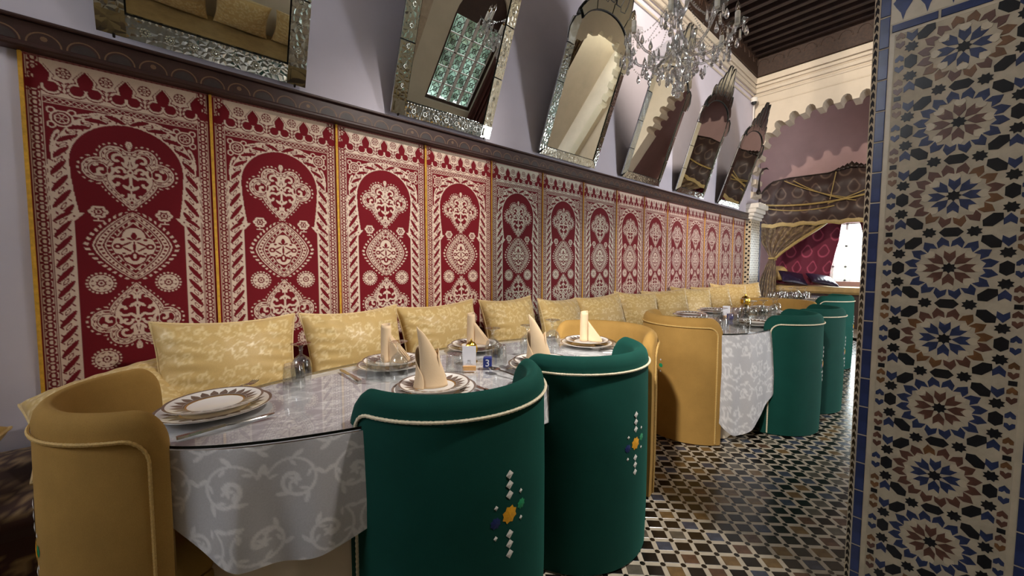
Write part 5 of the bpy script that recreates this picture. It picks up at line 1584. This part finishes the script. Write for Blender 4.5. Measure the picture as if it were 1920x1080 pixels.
cush('dark purple satin cushion on the window bench, right one', (9.66, -.80, .90), (R(-70), R(12), R(-60)), PUR)
cush('gold cushion at the left of the window bench behind the purple ones', (9.90, .02, 1.02), (R(-30), 0, R(-75)), PM_[0], .8)
# end wall: security camera, wall bracket
sc_ = thing('security_camera', 'small black and white security camera high in the corner', 'camera', (7.78, -.05, 4.08))
MB().lathe([(.05, 0), (.055, .02), (.05, .07), (.03, .085)], 16, c=(0, -.0, -.02), caps=True).build('housing', 'white_paint', sc_)
MB().lathe([(.001, -.05), (.028, -.042), (.04, -.02), (.042, 0)], 16, c=(.0, 0, -.02)).build('lens_dome', 'black', sc_)
MB().tube([(.06, .02, -.02), (.09, .03, -.3), (.09, .03, -1.4)], .012, 6).build('cable_duct', 'white_paint', sc_)
br = thing('curtain_bracket', 'dark bronze bird-headed bracket on the arch above the canopy corner', 'bracket', (7.93, -.13, 2.5))
MB().tube([(0, 0, 0), (0, -.005, .18), (0, -.02, .33), (0, -.06, .395), (0, -.11, .40), (0, -.15, .37)], [.022, .012, .012, .022, .014, .002], 10).build('bird_stem', 'bronze', br)
MB().lathe([(.001, -.05), (.03, -.04), (.04, 0), (.025, .04)], 12).build('foot', 'bronze', br)

# ------------------------------------------------------------------ ceiling floodlight that throws the arch shadow
fl = thing('floodlight', 'ceiling floodlight fixture above and behind the camera', 'lamp', (1.0, -1.24, 4.68))
MB().box((0, 0, 0), (.16, .22, .18), bev=.02).build('housing', 'black', fl)
MB().tube([(0, 0, .09), (0, 0, .27)], .015, 8).build('bracket', 'black', fl)
ld = bpy.data.lights.new('flood_beam', 'SPOT'); ld.energy = 1300; ld.color = (1.0, 0.87, 0.72); ld.spot_size = R(66); ld.spot_blend = .6; ld.shadow_soft_size = .06
lo = bpy.data.objects.new('flood_beam', ld); col.objects.link(lo); lo.parent = fl; lo.location = (.12, 0, 0)
lo.rotation_euler = (Vector((8.3, -1.0, 3.1)) - Vector((1.0, -1.24, 4.68))).to_track_quat('-Z', 'Y').to_euler()

# ------------------------------------------------------------------ fill lamp over the aisle, added to brighten pillows and wall hanging
dl = thing('added_fill_lamp', 'added unseen fill lamp over the aisle, built as a black pendant', 'lamp', (1.75, -2.75, 3.75))
MB().lathe([(.02, .22), (.05, .2), (.11, .02), (.115, 0), (.105, .0), (.04, .18)], 24).build('shade', 'black', dl)
MB().tube([(0, 0, .2), (0, 0, 1.14)], .008, 6).build('cord', 'black', dl)
ld = bpy.data.lights.new('added_fill_beam', 'SPOT'); ld.energy = 640; ld.color = (1.0, 0.94, 0.87); ld.spot_size = R(68); ld.spot_blend = .7; ld.shadow_soft_size = .10
lo = bpy.data.objects.new('added_fill_beam', ld); col.objects.link(lo); lo.parent = dl; lo.location = (0, 0, .02)
lo.rotation_euler = (Vector((1.9, -.35, .7)) - Vector((1.75, -2.75, 3.75))).to_track_quat('-Z', 'Y').to_euler()

sl = thing('added_accent_lamp', 'added unseen accent lamp behind the camera aimed at the second table', 'lamp', (-0.8, -2.2, 3.0))  # lamp added to lift the mustard chair and the farther pillows
MB().lathe([(.03, .16), (.05, .14), (.055, 0), (.048, .0), (.03, .12)], 20).build('barrel', 'black', sl)
MB().tube([(0, 0, .15), (0, 0, 1.93)], .01, 6).build('stem', 'black', sl)
ld = bpy.data.lights.new('added_accent_beam', 'SPOT'); ld.energy = 720; ld.color = (1.0, 0.95, 0.88); ld.spot_size = R(34); ld.spot_blend = .5; ld.shadow_soft_size = .08
lo = bpy.data.objects.new('added_accent_beam', ld); col.objects.link(lo); lo.parent = sl
lo.rotation_euler = (Vector((2.9, -.95, .75)) - Vector((-.8, -2.2, 3.0))).to_track_quat('-Z', 'Y').to_euler()
